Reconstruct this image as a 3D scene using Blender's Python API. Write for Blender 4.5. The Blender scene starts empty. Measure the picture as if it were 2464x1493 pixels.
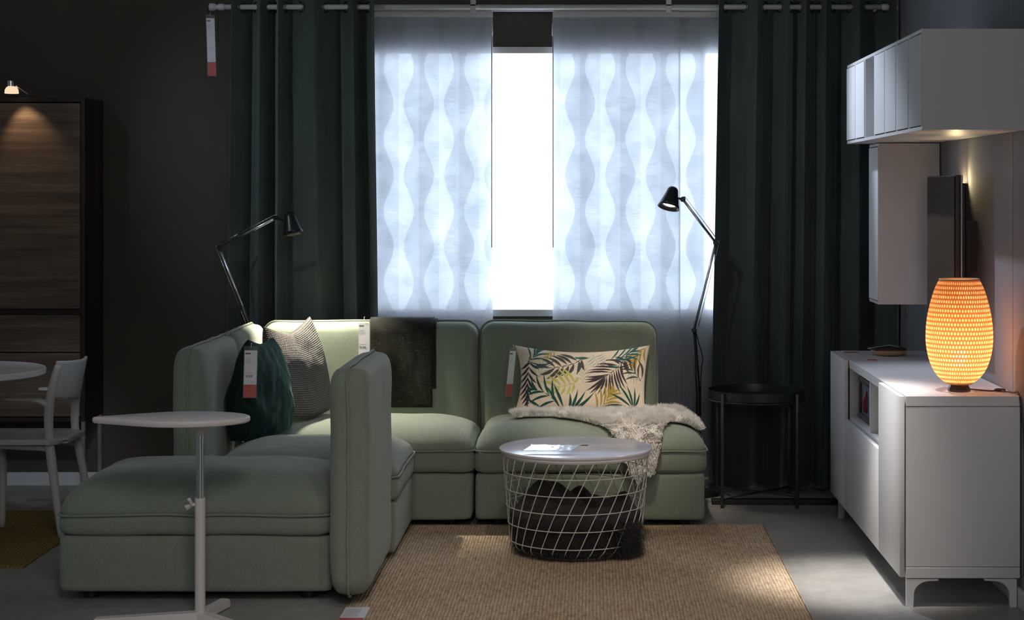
import bpy, bmesh, math, random
import numpy as np
from mathutils import Vector, Matrix, noise
random.seed(7)
PI = math.pi
S = bpy.context.scene
C = S.collection
# ---------------------------------------------------------------- camera
F, VX, VY, H = 4258.0, 1420.0, 465.0, 1.46
cam = bpy.data.cameras.new('camera'); co = bpy.data.objects.new('camera', cam); C.objects.link(co)
co.location = (0, 0, H); co.rotation_euler = (PI/2, 0, 0)
cam.sensor_fit = 'HORIZONTAL'; cam.sensor_width = 36; cam.lens = 36*F/2464
cam.shift_x = (1232-VX)/2464; cam.shift_y = -(746.5-VY)/2464
cam.clip_start = .05; cam.clip_end = 100
S.camera = co
# ---------------------------------------------------------------- world, exposure
S.view_settings.view_transform = 'Standard'; S.view_settings.look = 'None'
S.view_settings.gamma = 1; S.view_settings.use_curve_mapping = False
S.view_settings.exposure = 0.0
w = bpy.data.worlds.new('world'); S.world = w; w.use_nodes = True
w.node_tree.nodes['Background'].inputs[0].default_value = (.80, .92, 1.0, 1)
w.node_tree.nodes['Background'].inputs[1].default_value = 0.085
# ---------------------------------------------------------------- hall ceiling spots plus spots added as fill (out of frame, 3 m up)
def aim(o, tgt):
    o.rotation_euler = (Vector(tgt)-o.location).to_track_quat('-Z', 'Y').to_euler()
def spot(loc, tgt, power, deg, col, blend=.6, r=.04):
    l = bpy.data.lights.new('spot', 'SPOT'); l.energy = power; l.color = col
    l.spot_size = math.radians(deg); l.spot_blend = blend; l.shadow_soft_size = r
    o = bpy.data.objects.new('ceiling_or_fill_spot', l); C.objects.link(o); o.location = loc; aim(o, tgt); return o
def area(loc, tgt, power, sx, sy, col):
    l = bpy.data.lights.new('area', 'AREA'); l.shape = 'RECTANGLE'; l.size = sx; l.size_y = sy; l.energy = power; l.color = col
    o = bpy.data.objects.new('hall_light', l); C.objects.link(o); o.location = loc; aim(o, tgt); return o
WARM = (1, .86, .70); NEUT = (1, .95, .9)
spot((.58, 5.9, 3.3), (1.00, 6.62, 0), 900, 18, NEUT, 1.0, .12)        # pool of light on the floor by the sideboard
spot((1.05, 4.6, 3.3), (1.34, 6.4, .60), 45, 17, NEUT, .9)            # near end of the sideboard
spot((.2, 6.2, 3.3), (.12, 8.0, .45), 330, 20, WARM, 1.0)                # added fill brightening the sheepskin and palm pillow
spot((.2, 4.2, 3.3), (.15, 6.5, 0), 110, 42, WARM, 1.0)                # rug
spot((-.75, 6.3, 3.3), (-1.15, 7.7, .4), 40, 22, NEUT, 1.0)            # left seats
spot((.1, 8.45, 3.0), (1.35, 6.9, 1.25), 210, 38, (.74, .84, 1.0), .8)  # added cool spot brightening the wall cabinet doors
spot((-.3, 2.2, 3.2), (-1.0, 6.2, .3), 150, 36, (1, .95, .92), 1.0, .5)     # added soft fill for the left foreground
spot((-3.3, 6.2, 3.0), (-1.40, 8.7, 1.6), 75, 36, (.72, .86, 1.0), 1.0, .08)   # cool light raking the left curtain
spot((-1.0, 6.4, 3.2), (1.0, 8.7, 1.6), 50, 34, (.85, .93, 1.0), 1.0, .08)    # added cool fill picking out the right curtain folds
spot((-1.5, 5.4, 2.6), (-2.75, 8.84, .0), 70, 15, (.75, .87, 1.0), .9, .1)      # added cool spot brightening the skirting under the walnut cabinet
area((.6, -.8, 2.6), (-.1, 6.3, .3), 33, 2.0, 1.2, (1, .94, .90))      # shop hall lighting behind the photographer
# ---------------------------------------------------------------- helpers
def at(x, y, Y):
    k = F/Y; return Vector(((x-VX)/k, Y, H-(y-VY)/k))
def obj(name, mesh, mat=None, parent=None, org=None, smooth=True):
    """links one mesh; verts are given in world space, org = origin"""
    o = bpy.data.objects.new(name, mesh); C.objects.link(o)
    if parent is not None:
        o.parent = parent; base = Vector(parent['_w'])
        mesh.transform(Matrix.Translation(-base)); o['_w'] = parent['_w']
    else:
        base = Vector(org) if org is not None else Vector((0, 0, 0))
        mesh.transform(Matrix.Translation(-base)); o.location = base; o['_w'] = tuple(base)
    if mat is not None:
        for m in (mat if isinstance(mat, (list, tuple)) else [mat]): mesh.materials.append(m)
    if smooth:
        for p in mesh.polygons: p.use_smooth = True
        if smooth == 'auto':
            mesh.set_sharp_from_angle(angle=math.radians(40))
    return o
def thing(name, loc, label, cat, group=None):
    o = bpy.data.objects.new(name, None); C.objects.link(o); o.location = loc; o['_w'] = tuple(loc)
    o.empty_display_size = .05
    tag(o, label, cat, group); return o
def tag(o, label, cat, group=None):
    o['label'] = label; o['category'] = cat
    if group: o['group'] = group
    return o
class MB:
    def __init__(s): s.v = []; s.f = []; s.uv = None
    def add(s, v, f):
        n = len(s.v); s.v += [tuple(p) for p in v]; s.f += [tuple(i+n for i in q) for q in f]; return s
    def mesh(s, name='m'):
        m = bpy.data.meshes.new(name); m.from_pydata(s.v, [], s.f); m.update()
        bm = bmesh.new(); bm.from_mesh(m); bmesh.ops.recalc_face_normals(bm, faces=bm.faces); bm.to_mesh(m); bm.free()
        return m
    def box(s, x0, x1, y0, y1, z0, z1, b=0):
        bm = bmesh.new(); bmesh.ops.create_cube(bm, size=1)
        for v in bm.verts: v.co = Vector(((x0+x1)/2+v.co.x*(x1-x0), (y0+y1)/2+v.co.y*(y1-y0), (z0+z1)/2+v.co.z*(z1-z0)))
        if b: bmesh.ops.bevel(bm, geom=bm.edges[:], offset=b, segments=2, profile=.5, affect='EDGES')
        return s.frombm(bm)
    def frombm(s, bm):
        bm.verts.index_update(); s.add([v.co.copy() for v in bm.verts], [[v.index for v in f.verts] for f in bm.faces]); bm.free(); return s
    def tube(s, pts, r, n=12, cap=True, closed=False, flat=None, up=None):
        pts = [Vector(p) for p in pts]; N = len(pts)
        rs = r if isinstance(r, (list, tuple)) else [r]*N
        tans = []
        for i in range(N):
            a = pts[(i-1) % N] if (closed or i > 0) else pts[i]; b = pts[(i+1) % N] if (closed or i < N-1) else pts[i]
            tans.append((b-a).normalized())
        ref = Vector(up) if up else (Vector((0, 0, 1)) if abs(tans[0].z) < .9 else Vector((1, 0, 0)))
        u = tans[0].cross(ref).normalized(); V = []; 
        for i in range(N):
            t = tans[i]; u = (u-t*u.dot(t)).normalized(); w_ = t.cross(u)
            ra, rb = (rs[i] if isinstance(rs[i], tuple) else (rs[i], rs[i]*(flat or 1)))
            for k in range(n):
                a = 2*PI*k/n; V.append(pts[i]+u*math.cos(a)*ra+w_*math.sin(a)*rb)
        Fc = []
        for i in range(N if closed else N-1):
            j = (i+1) % N
            for k in range(n): Fc.append((i*n+k, i*n+(k+1) % n, j*n+(k+1) % n, j*n+k))
        if cap and not closed: Fc += [tuple(range(n))[::-1], tuple(range((N-1)*n, N*n))]
        return s.add(V, Fc)
    def lathe(s, prof, c=(0, 0, 0), n=48, axis=None, cap=True):
        """prof: (r, h) list around axis through c"""
        c = Vector(c); ax = Vector(axis or (0, 0, 1)).normalized()
        u = ax.orthogonal().normalized(); w_ = ax.cross(u); V = []
        for r, h in prof:
            for k in range(n):
                a = 2*PI*k/n; V.append(c+ax*h+(u*math.cos(a)+w_*math.sin(a))*r)
        Fc = [(i*n+k, i*n+(k+1) % n, (i+1)*n+(k+1) % n, (i+1)*n+k) for i in range(len(prof)-1) for k in range(n)]
        if cap: Fc += [tuple(range(n))[::-1], tuple(range((len(prof)-1)*n, len(prof)*n))]
        return s.add(V, Fc)
    def grid(s, fn, nu, nv):
        V = [fn(i/(nu-1), j/(nv-1)) for j in range(nv) for i in range(nu)]
        Fc = [(j*nu+i, j*nu+i+1, (j+1)*nu+i+1, (j+1)*nu+i) for j in range(nv-1) for i in range(nu-1)]
        return s.add(V, Fc)
def smoothpath(P, n=8):
    P = [Vector(p) for p in P]; out = []
    Q = [P[0]*2-P[1]]+P+[P[-1]*2-P[-2]]
    for i in range(1, len(Q)-2):
        for k in range(n):
            t = k/n; a, b, c, d = Q[i-1:i+3]
            out.append(.5*((2*b)+(c-a)*t+(2*a-5*b+4*c-d)*t*t+(3*b-a-3*c+d)*t**3))
    out.append(P[-1]); return out
# ---------------------------------------------------------------- materials
def mat(name, col, rough=.6, metal=0, sheen=0, spec=.5, emis=None, es=0, alpha=1):
    m = bpy.data.materials.new(name); m.use_nodes = True
    b = m.node_tree.nodes['Principled BSDF']
    b.inputs['Base Color'].default_value = (*col, 1); b.inputs['Roughness'].default_value = rough
    b.inputs['Metallic'].default_value = metal; b.inputs['Specular IOR Level'].default_value = spec
    b.inputs['Sheen Weight'].default_value = sheen; b.inputs['Alpha'].default_value = alpha
    if emis: b.inputs['Emission Color'].default_value = (*emis, 1); b.inputs['Emission Strength'].default_value = es
    return m
class NT:
    def __init__(s, m): s.t = m.node_tree; s.b = s.t.nodes.get('Principled BSDF')
    def n(s, typ, **kw):
        x = s.t.nodes.new(typ)
        for k, v in kw.items(): setattr(x, k, v)
        return x
    def l(s, a, b): s.t.links.new(a, b)
    def math(s, op, a, b=None, c=None):
        x = s.n('ShaderNodeMath', operation=op)
        for i, q in enumerate((a, b, c)):
            if q is None: continue
            if isinstance(q, (int, float)): x.inputs[i].default_value = q
            else: s.l(q, x.inputs[i])
        return x.outputs[0]
    def coords(s, scale=(1, 1, 1), out='Object', rot=(0, 0, 0)):
        tc = s.n('ShaderNodeTexCoord'); mp = s.n('ShaderNodeMapping'); mp.inputs['Scale'].default_value = scale
        mp.inputs['Rotation'].default_value = rot
        s.l(tc.outputs[out], mp.inputs[0]); return mp.outputs[0]
    def noise(s, vec, scale=1, detail=4, rough=.5):
        x = s.n('ShaderNodeTexNoise'); x.inputs['Scale'].default_value = scale; x.inputs['Detail'].default_value = detail
        x.inputs['Roughness'].default_value = rough; s.l(vec, x.inputs['Vector']); return x.outputs[0]
    def ramp(s, f, stops):
        x = s.n('ShaderNodeValToRGB'); e = x.color_ramp.elements
        e[0].position = stops[0][0]; e[0].color = (*stops[0][1], 1); e[1].position = stops[-1][0]; e[1].color = (*stops[-1][1], 1)
        for p, c in stops[1:-1]: q = e.new(p); q.color = (*c, 1)
        s.l(f, x.inputs[0]); return x.outputs[0]
    def bump(s, h, strength=.3, dist=.002):
        x = s.n('ShaderNodeBump'); x.inputs['Strength'].default_value = strength; x.inputs['Distance'].default_value = dist
        s.l(h, x.inputs['Height']); s.l(x.outputs[0], s.b.inputs['Normal'])
def mulc(c, k): return tuple(a*k for a in c)
def fabric(name, col, fine=1.0, contrast=.18, rough=.9, sheen=.25, bump=.35):
    m = mat(name, col, rough, sheen=sheen, spec=.2); t = NT(m)
    a = t.noise(t.coords((90*fine, 90*fine, 900*fine)), 1, 3); b = t.noise(t.coords((900*fine, 900*fine, 90*fine)), 1, 3)
    s_ = t.math('ADD', a, b); big = t.noise(t.coords(), 3.5, 3)
    f = t.math('MULTIPLY_ADD', s_, .42, t.math('MULTIPLY', big, .16))
    t.l(t.ramp(f, [(.36, mulc(col, 1-contrast)), (.62, mulc(col, 1+contrast))]), t.b.inputs['Base Color'])
    t.bump(s_, bump, .002); return m
SAGE = (.218, .256, .203)
M = {}
M['sage'] = fabric('sage_weave', SAGE, contrast=.16)
M['white'] = mat('white_lacquer', (.72, .71, .72), .38)
M['whitem'] = mat('white_metal', (.66, .64, .63), .4)
M['satin'] = mat('satin_white', (.74, .74, .76), .8, spec=.15)
M['chrome'] = mat('chrome', (.9, .9, .92), .26, 1)
M['black'] = mat('black_metal', (.012, .012, .013), .32)
M['gunmetal'] = mat('gunmetal', (.18, .18, .18), .25, 1)
M['blackp'] = mat('black_plastic', (.01, .01, .01), .45)
M['dark'] = mat('dark_gap', (.012, .012, .012), .9)
M['greenm'] = mat('dark_green_metal', (.022, .032, .026), .35)
M['paper'] = mat('label_paper', (.75, .75, .78), .5)
M['red'] = mat('label_red', (.55, .035, .02), .55)
M['ink'] = mat('ink', (.04, .03, .04), .6)
M['inkg'] = mat('grey_ink', (.35, .33, .35), .6)
m = mat('clear_sleeve', (1, 1, 1), .08, alpha=.05); M['sleeve'] = m
# velvet
def velvet(name, col, sh, tint):
    m = mat(name, col, .75, sheen=sh, spec=.15); m.node_tree.nodes['Principled BSDF'].inputs['Sheen Tint'].default_value = (*tint, 1)
    m.node_tree.nodes['Principled BSDF'].inputs['Sheen Roughness'].default_value = .35
    t = NT(m); n1 = t.noise(t.coords((8, 8, 2)), 1, 4)
    t.l(t.ramp(n1, [(.3, mulc(col, .8)), (.7, mulc(col, 1.2))]), t.b.inputs['Base Color'])
    t.bump(t.noise(t.coords((60, 60, 60)), 1, 4), .15, .004); return m
M['curtain'] = velvet('dark_green_velvet', (.072, .090, .082), .7, (.55, .72, .75))
M['greenvel'] = velvet('emerald_velvet', (.004, .020, .017), .22, (.25, .6, .55))
# floor
m = mat('polished_concrete', (.3, .29, .27), .42); t = NT(m)
f = t.math('ADD', t.math('MULTIPLY', t.noise(t.coords(), 1.3, 6, .6), .6), t.math('MULTIPLY', t.noise(t.coords(), 14, 5, .65), .4))
t.l(t.ramp(f, [(.3, (.21, .205, .195)), (.52, (.31, .30, .285)), (.75, (.40, .39, .37))]), t.b.inputs['Base Color'])
t.l(t.math('MULTIPLY_ADD', f, .3, .3), t.b.inputs['Roughness']); t.bump(t.noise(t.coords(), 60, 4), .08, .002); M['floor'] = m
# walls
def wallm(name, col):
    m = mat(name, col, .85, spec=.25); t = NT(m)
    t.l(t.ramp(t.noise(t.coords(), 2, 5), [(.3, mulc(col, .92)), (.7, mulc(col, 1.08))]), t.b.inputs['Base Color'])
    t.bump(t.noise(t.coords(), 220, 3), .12, .001); return m
M['wall'] = wallm('taupe_wall_paint', (.098, .088, .072)); M['wallr'] = wallm('grey_wall_paint', (.25, .25, .27))
# jute
m = mat('jute', (.4, .3, .2), .95, spec=.1); t = NT(m)
def jute(t, c1, c2, c3, per=.0125):
    tc = t.n('ShaderNodeTexCoord'); sp = t.n('ShaderNodeSeparateXYZ'); t.l(tc.outputs['Object'], sp.inputs[0])
    dist = t.noise(t.coords((3, 9, 1)), 1, 3)
    x = t.math('ADD', sp.outputs[0], t.math('MULTIPLY', dist, .006))
    row = t.math('FRACT', t.math('DIVIDE', x, per))
    hgt = t.math('SINE', t.math('MULTIPLY', row, PI))
    rid = t.math('FLOOR', t.math('DIVIDE', x, per))
    sh = t.math('MULTIPLY', t.math('FLOORED_MODULO', rid, 2.0), .5)
    seg = t.math('ABSOLUTE', t.math('SINE', t.math('MULTIPLY', t.math('ADD', t.math('DIVIDE', sp.outputs[1], .02), sh), PI)))
    hh = t.math('MULTIPLY', hgt, t.math('MULTIPLY_ADD', seg, .45, .55))
    n1 = t.noise(t.coords((80, 14, 1)), 1, 4, .6); n2 = t.noise(t.coords((26, 60, 1)), 1, 4, .7); n3 = t.noise(t.coords(), 2.2, 3)
    f = t.math('ADD', t.math('MULTIPLY', n1, .45), t.math('ADD', t.math('MULTIPLY', n2, .35), t.math('MULTIPLY', n3, .2)))
    col = t.ramp(f, [(.33, c1), (.5, c2), (.66, c3)])
    mx = t.n('ShaderNodeMix', data_type='RGBA'); mx.blend_type = 'MULTIPLY'; mx.inputs[0].default_value = .55
    t.l(col, mx.inputs[6]); t.l(t.ramp(hh, [(0, (.45, .42, .4)), (.6, (1, 1, 1))]), mx.inputs[7])
    t.l(mx.outputs[2], t.b.inputs['Base Color']); t.bump(hh, .7, .005)
jute(t, (.27, .165, .095), (.54, .41, .285), (.74, .60, .45)); M['jute'] = m
m = mat('jute_olive', (.3, .2, .08), .95, spec=.1); t = NT(m); jute(t, (.14, .09, .03), (.25, .17, .06), (.33, .24, .10), .018); M['jute2'] = m
# walnut
m = mat('walnut', (.1, .06, .04), .5); t = NT(m)
g = t.noise(t.coords((1.2, 1.2, 26)), 1, 6, .6); g2 = t.noise(t.coords((5, 5, 190)), 1, 4, .6)
f = t.math('ADD', t.math('MULTIPLY', g, .7), t.math('MULTIPLY', g2, .3))
t.l(t.ramp(f, [(.32, (.075, .048, .034)), (.5, (.14, .095, .068)), (.68, (.24, .17, .12))]), t.b.inputs['Base Color']); t.bump(g2, .15, .001); M['walnut'] = m
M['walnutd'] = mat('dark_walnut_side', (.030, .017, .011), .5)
# ---------------------------------------------------------------- setting
def struct(name, mb, m_, smooth=False):
    o = obj(name, mb.mesh(), m_, smooth=smooth); o['kind'] = 'structure'; return o
WY, WX = 8.84, 1.52
wx0, wx1, wz0, wz1 = -1.16, .93, .845, 2.19
struct('floor', MB().box(-4.5, WX+.1, -1, WY+.3, -.1, 0), M['floor'])
mb = MB(); mb.box(-4.5, wx0, WY, WY+.12, 0, 3.3).box(wx1, WX+.1, WY, WY+.12, 0, 3.3).box(wx0, wx1, WY, WY+.12, 0, wz0).box(wx0, wx1, WY, WY+.12, wz1, 3.3)
for xs in (-1.865, .08, 1.45): mb.box(xs, xs+.006, WY-.003, WY+.01, 2.2, 3.3)
struct('wall_back', mb, M['wall'])
mb = MB()
for y0, y1 in ((3.0, 4.98), (4.985, 6.36), (6.365, 8.515), (8.52, WY+.1)): mb.box(WX, WX+.1, y0, y1, 0, 3.3)
mb.box(WX+.004, WX+.1, 3.0, WY, 0, 3.3)
struct('wall_right', mb, M['wallr'])
struct('baseboard_back', MB().box(-4.5, WX, WY-.014, WY, 0, .066, .002), M['white'])
struct('baseboard_right', MB().box(WX-.014, WX, 3, WY-.014, 0, .066, .002), M['white'])
struct('trim_1', MB().box(.57, 1.16, 8.28, 8.33, 0, .024, .003), M['blackp'])
# window: light box behind the opening, white frame
wf = bpy.data.objects.new('window_1', None); C.objects.link(wf); wf['kind'] = 'structure'; wf['_w'] = (0, 0, 0)
mb = MB(); fr = .03
mb.box(wx0, wx1, WY-.01, WY+.10, wz1-.032, wz1).box(wx0, wx1, WY-.01, WY+.10, wz0, wz0+.033).box(wx0, wx0+fr, WY-.01, WY+.1, wz0, wz1).box(wx1-fr, wx1, WY-.01, WY+.1, wz0, wz1)
obj('window_frame', mb.mesh(), M['white'], wf, smooth=False)
pm = mat('daylight_panel', (0, 0, 0), 1, emis=(.70, .83, 1.0), es=6.5)
obj('window_pane', MB().box(wx0, wx1, WY+.02, WY+.035, wz0+.001, wz1-.001).mesh(), pm, wf, smooth=False)
# ---------------------------------------------------------------- sheer panels
m = bpy.data.materials.new('sheer'); m.use_nodes = True; t = NT(m); t.t.nodes.remove(t.b)
tc = t.n('ShaderNodeTexCoord'); sp = t.n('ShaderNodeSeparateXYZ'); t.l(tc.outputs['Object'], sp.inputs[0])
u, v = sp.outputs[0], sp.outputs[2]; Wd = .1
k = t.math('ROUND', t.math('DIVIDE', u, Wd)); par = t.math('FLOORED_MODULO', k, 2.0); sg = t.math('SUBTRACT', 1.0, t.math('MULTIPLY', par, 2.0))
bx = t.math('ADD', t.math('MULTIPLY', k, Wd), t.math('MULTIPLY', sg, t.math('MULTIPLY', t.math('SINE', t.math('MULTIPLY', v, 2*PI/.355)), .025)))
side = t.math('GREATER_THAN', u, bx); reg = t.math('FLOORED_MODULO', t.math('ADD', k, side), 2.0)
st = t.math('FLOORED_MODULO', t.math('FLOOR', t.math('ADD', t.math('DIVIDE', u, Wd), .5)), 2.0)
slub = t.noise(t.coords((14, 1, 420)), 1, 3); blot = t.noise(t.coords(), 7, 4)
tr = t.math('ADD', t.math('MULTIPLY_ADD', reg, .085, .07), t.math('ADD', t.math('MULTIPLY', st, .045), t.math('ADD', t.math('MULTIPLY_ADD', slub, .10, -.05), t.math('MULTIPLY_ADD', blot, .10, -.05))))
T = t.n('ShaderNodeBsdfTransparent'); T.inputs[0].default_value = (1, 1, 1, 1)
TL = t.n('ShaderNodeBsdfTranslucent'); TL.inputs[0].default_value = (.45, .46, .475, 1)
D = t.n('ShaderNodeBsdfDiffuse'); D.inputs[0].default_value = (.66, .68, .72, 1)
m1 = t.n('ShaderNodeMixShader'); m1.inputs[0].default_value = .42; sheer_tr = tr; t.l(TL.outputs[0], m1.inputs[1]); t.l(D.outputs[0], m1.inputs[2])
t.l(t.ramp(t.math('ADD', t.math('MULTIPLY', slub, .55), t.math('MULTIPLY', blot, .45)), [(.36, (.36, .375, .40)), (.66, (.55, .555, .565))]), TL.inputs[0])
m2 = t.n('ShaderNodeMixShader'); t.l(tr, m2.inputs[0]); t.l(m1.outputs[0], m2.inputs[1]); t.l(T.outputs[0], m2.inputs[2])
t.l(m2.outputs[0], t.t.nodes['Material Output'].inputs[0]); M['sheer'] = m
m = m.copy(); m.name = 'plain_sheer'; M['sheer2'] = m
for nd in m.node_tree.nodes:
    if nd.type == 'MIX_SHADER' and nd.inputs[0].is_linked: m.node_tree.links.remove(nd.inputs[0].links[0]); nd.inputs[0].default_value = .12
def sheer(x0, x1, Y, label, wand=None):
    r = thing('sheer_panel', (round((x0+x1)/.4)*.2, Y, .04), label, 'curtain panel', 'sheer panel curtains on the window track')
    def fn(a, b):
        x = x0+(x1-x0)*a; z = .05+(2.345-.05)*b
        return (x, Y+.0035*math.sin(x*21+Y*90)*(1-b)+.002*math.sin(z*2.1+x*7), z)
    obj('fabric', MB().grid(fn, 30, 40).mesh(), M['sheer'], r)
    obj('top_rail', MB().box(x0, x1, Y-.006, Y+.006, 2.334, 2.362, .002).mesh(), M['whitem'], r, smooth=False)
    if wand is not None:
        wy = Y-.012
        obj('pull_wand', MB().tube([(wand, wy, 2.33), (wand, wy, 1.19)], .0032, 8).tube([(wand, wy, 2.30), (wand, wy, 2.24)], .006, 8).mesh(), M['whitem'], r)
    obj('bottom_bar', MB().box(x0, x1, Y-.004, Y+.004, .035, .052, .002).mesh(), M['whitem'], r, smooth=False)
sheer(-1.10, -.482, 8.775, 'white wave-patterned sheer panel at the left edge of the bare window gap', -.487)
sheer(-1.17, -.487, 8.805, 'white sheer panel behind another, beside the left dark curtain')
sheer(-.186, .447, 8.775, 'white wave-patterned sheer panel at the right edge of the bare window gap', -.184)
sheer(-.183, .572, 8.805, 'white sheer panel behind the black floor lamp head')
sheer(.44, 1.04, 8.79, 'white sheer panel mostly hidden by the right dark curtain')
r = thing('curtain_track', (.0, 8.79, 2.36), 'white multi-groove curtain track above the sheer panels', 'curtain track')
obj('rail', MB().box(-1.75, 1.45, 8.765, 8.815, 2.364, 2.378, .003).mesh(), M['whitem'], r, smooth=False)
for x in (-.573, .385): obj('bracket', MB().box(x-.013, x+.013, 8.66, WY, 2.376, 2.386, .002).box(x-.013, x+.013, 8.66, 8.672, 2.345, 2.41, .002).mesh(), M['whitem'], r, smooth=False)
# rod
RY, RZ = 8.69, 2.374
r = thing('curtain_rod', (0, RY, RZ), 'long white curtain rod with knob ends above the window', 'curtain rod')
obj('pole', MB().tube([(-1.80, RY, RZ), (1.44, RY, RZ)], .0125, 16).mesh(), M['whitem'], r)
for x, s_ in ((-1.80, -1), (1.44, 1)):
    obj('finial', MB().lathe([(.012, -.01), (.0165, 0), (.017, .022), (.012, .03), (.0125, .036), (.0185, .042), (.0195, .066), (.016, .07)], (x, RY, RZ), 24, (s_, 0, 0)).mesh(), M['whitem'], r)
for x in (-1.74, 1.40): obj('wall_bracket', MB().tube([(x, RY, RZ-.014), (x, WY, RZ-.014)], .006, 8).mesh(), M['whitem'], r)
# ---------------------------------------------------------------- dark curtains
def curtain(x0t, x1t, x0b, x1b, wt, wb, label, seed, zb=.012, amp=.056, Y0=RY):
    """wt, wb: relative widths of the half folds at the top and at the hem"""
    nh = len(wt); ct = np.concatenate([[0], np.cumsum(wt)])/sum(wt); cb = np.concatenate([[0], np.cumsum(wb)])/sum(wb)
    r = thing('velvet_curtain', ((x0b+x1b)/2, Y0, zb), label, 'curtain', 'dark green velvet curtains')
    NU, NV = nh*22, 70
    rnd = random.Random(seed); amps = [amp*rnd.uniform(.6, 1.2) for _ in range(nh+1)]
    def fn(a, b):
        q = a*nh; i = min(int(q), nh-1); f = q-i
        e = b**.75
        A = ct[i]*(e)+cb[i]*(1-e); B = ct[i+1]*e+cb[i+1]*(1-e)
        tx = A+(B-A)*(f-.11*math.sin(2*PI*f)*0-.10*math.sin(2*PI*f))
        xt = x0t*e+x0b*(1-e); x_ = x1t*e+x1b*(1-e)
        x = xt+(x_-xt)*tx
        sgn = 1 if i % 2 == 0 else -1
        am = amps[i]*(1-f)+amps[i+1]*f
        cf_ = sgn*math.cos(PI*f); y = Y0-am*cf_*(1.3 if cf_ > 0 else 1.0)*(1-.25*b*(cf_ > 0))
        z = zb+(2.425-zb)*b
        wr = noise.noise(Vector((x*6, seed, z*2.2)))*.016*(1-b*.6)+noise.noise(Vector((x*26, seed+5, z*7)))*.0035
        y = min(y+wr, 8.76)
        if b == 0: z += .004*math.sin(x*40)
        return (x, y, z)
    o = obj('fabric', MB().grid(fn, NU, NV).mesh(), M['curtain'], r)
    sd = o.modifiers.new('thick', 'SOLIDIFY'); sd.thickness = .0025; sd.offset = 0
    # grommets where the cloth crosses the rod
    for i in range(nh):
        tx = (ct[i]+ct[i+1])/2; x = x0t+(x1t-x0t)*tx
        sx = (1 if i % 2 == 0 else -1)
        ax = Vector((.75, -.66*sx, 0)).normalized()
        u_ = ax.orthogonal().normalized(); w_ = ax.cross(u_)
        ring = [Vector((x, Y0, RZ))+(u_*math.cos(a)+w_*math.sin(a))*.0245 for a in [2*PI*k/24 for k in range(24)]]
        obj('grommet', MB().tube(ring, .0042, 8, closed=True).mesh(), M['gunmetal'], r)
    return r
curtain(-1.755, -1.055, -1.79, -1.015, [1.4, .8, .9, .5, .6, 1.9, 1.9, 1.2, .6, 1.0], [1.3, .9, 1.0, .45, .5, 2.7, 1.4, 1.1, .6, .9],
        'dark green velvet curtain hanging behind the left corner of the sofa', 3)
curtain(.63, 1.50, .575, 1.50, [1.0, 1.9, 1.3, 1.0, .6, .8, .9, .6, 1.2, 1.4, 1.3, 1.5], [1.2, 1.7, 1.2, 1.0, .8, .7, 1.1, .5, 1.0, 1.6, 1.4, 1.5],
        'dark green velvet curtain hanging behind the round dark tray table', 11)
# ---------------------------------------------------------------- sofa
def rrect(hx, hy, r, n=10, ns=10):
    r = max(.002, min(r, hx-.001, hy-.001)); P = []
    cs = [(hx-r, hy-r, 0), (-hx+r, hy-r, PI/2), (-hx+r, -hy+r, PI), (hx-r, -hy+r, 1.5*PI)]
    for q in range(4):
        cx, cy, a0 = cs[q]
        for i in range(n+1): a = a0+PI/2*i/n; P.append((cx+r*math.cos(a), cy+r*math.sin(a)))
        nx = cs[(q+1) % 4]; ex, ey = nx[0]+r*math.cos(nx[2]), nx[1]+r*math.sin(nx[2]); sx, sy = P[-1]
        for i in range(1, ns): P.append((sx+(ex-sx)*i/ns, sy+(ey-sy)*i/ns))
    return P
def loft(mb, prof, c, hx, hy, rc, axes, wob=.0, seed=0):
    """prof: (inset, height); rings of rounded rectangles"""
    X, Y, Z = [Vector(a) for a in axes]; c = Vector(c); n = None; V = []
    for ins, h in prof:
        ring = rrect(hx-ins, hy-ins, rc+.35*ins)
        n = len(ring)
        for (a, b) in ring:
            p = c+X*a+Y*b+Z*h
            if wob: 
                q = noise.noise_vector(p*6+Vector((seed, 0, 0))); p = p+q*wob
            V.append(p)
    Fc = [(i*n+k, i*n+(k+1) % n, (i+1)*n+(k+1) % n, (i+1)*n+k) for i in range(len(prof)-1) for k in range(n)]
    Fc += [tuple(range(n))[::-1], tuple(range((len(prof)-1)*n, len(prof)*n))]
    mb.add(V, Fc); return mb
XYZ = ((1, 0, 0), (0, 1, 0), (0, 0, 1))
def dome(s, S_=.25, a=.105):
    t = max(0, min(s/S_, 1)); return a*(1-(1-t)**2.5)**(1/1.9)
sofa = thing('sectional_sofa', (-.7, 7.4, 0), 'sage green fabric corner sofa with separate backrest panels, standing behind the jute rug', 'sofa')
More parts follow.
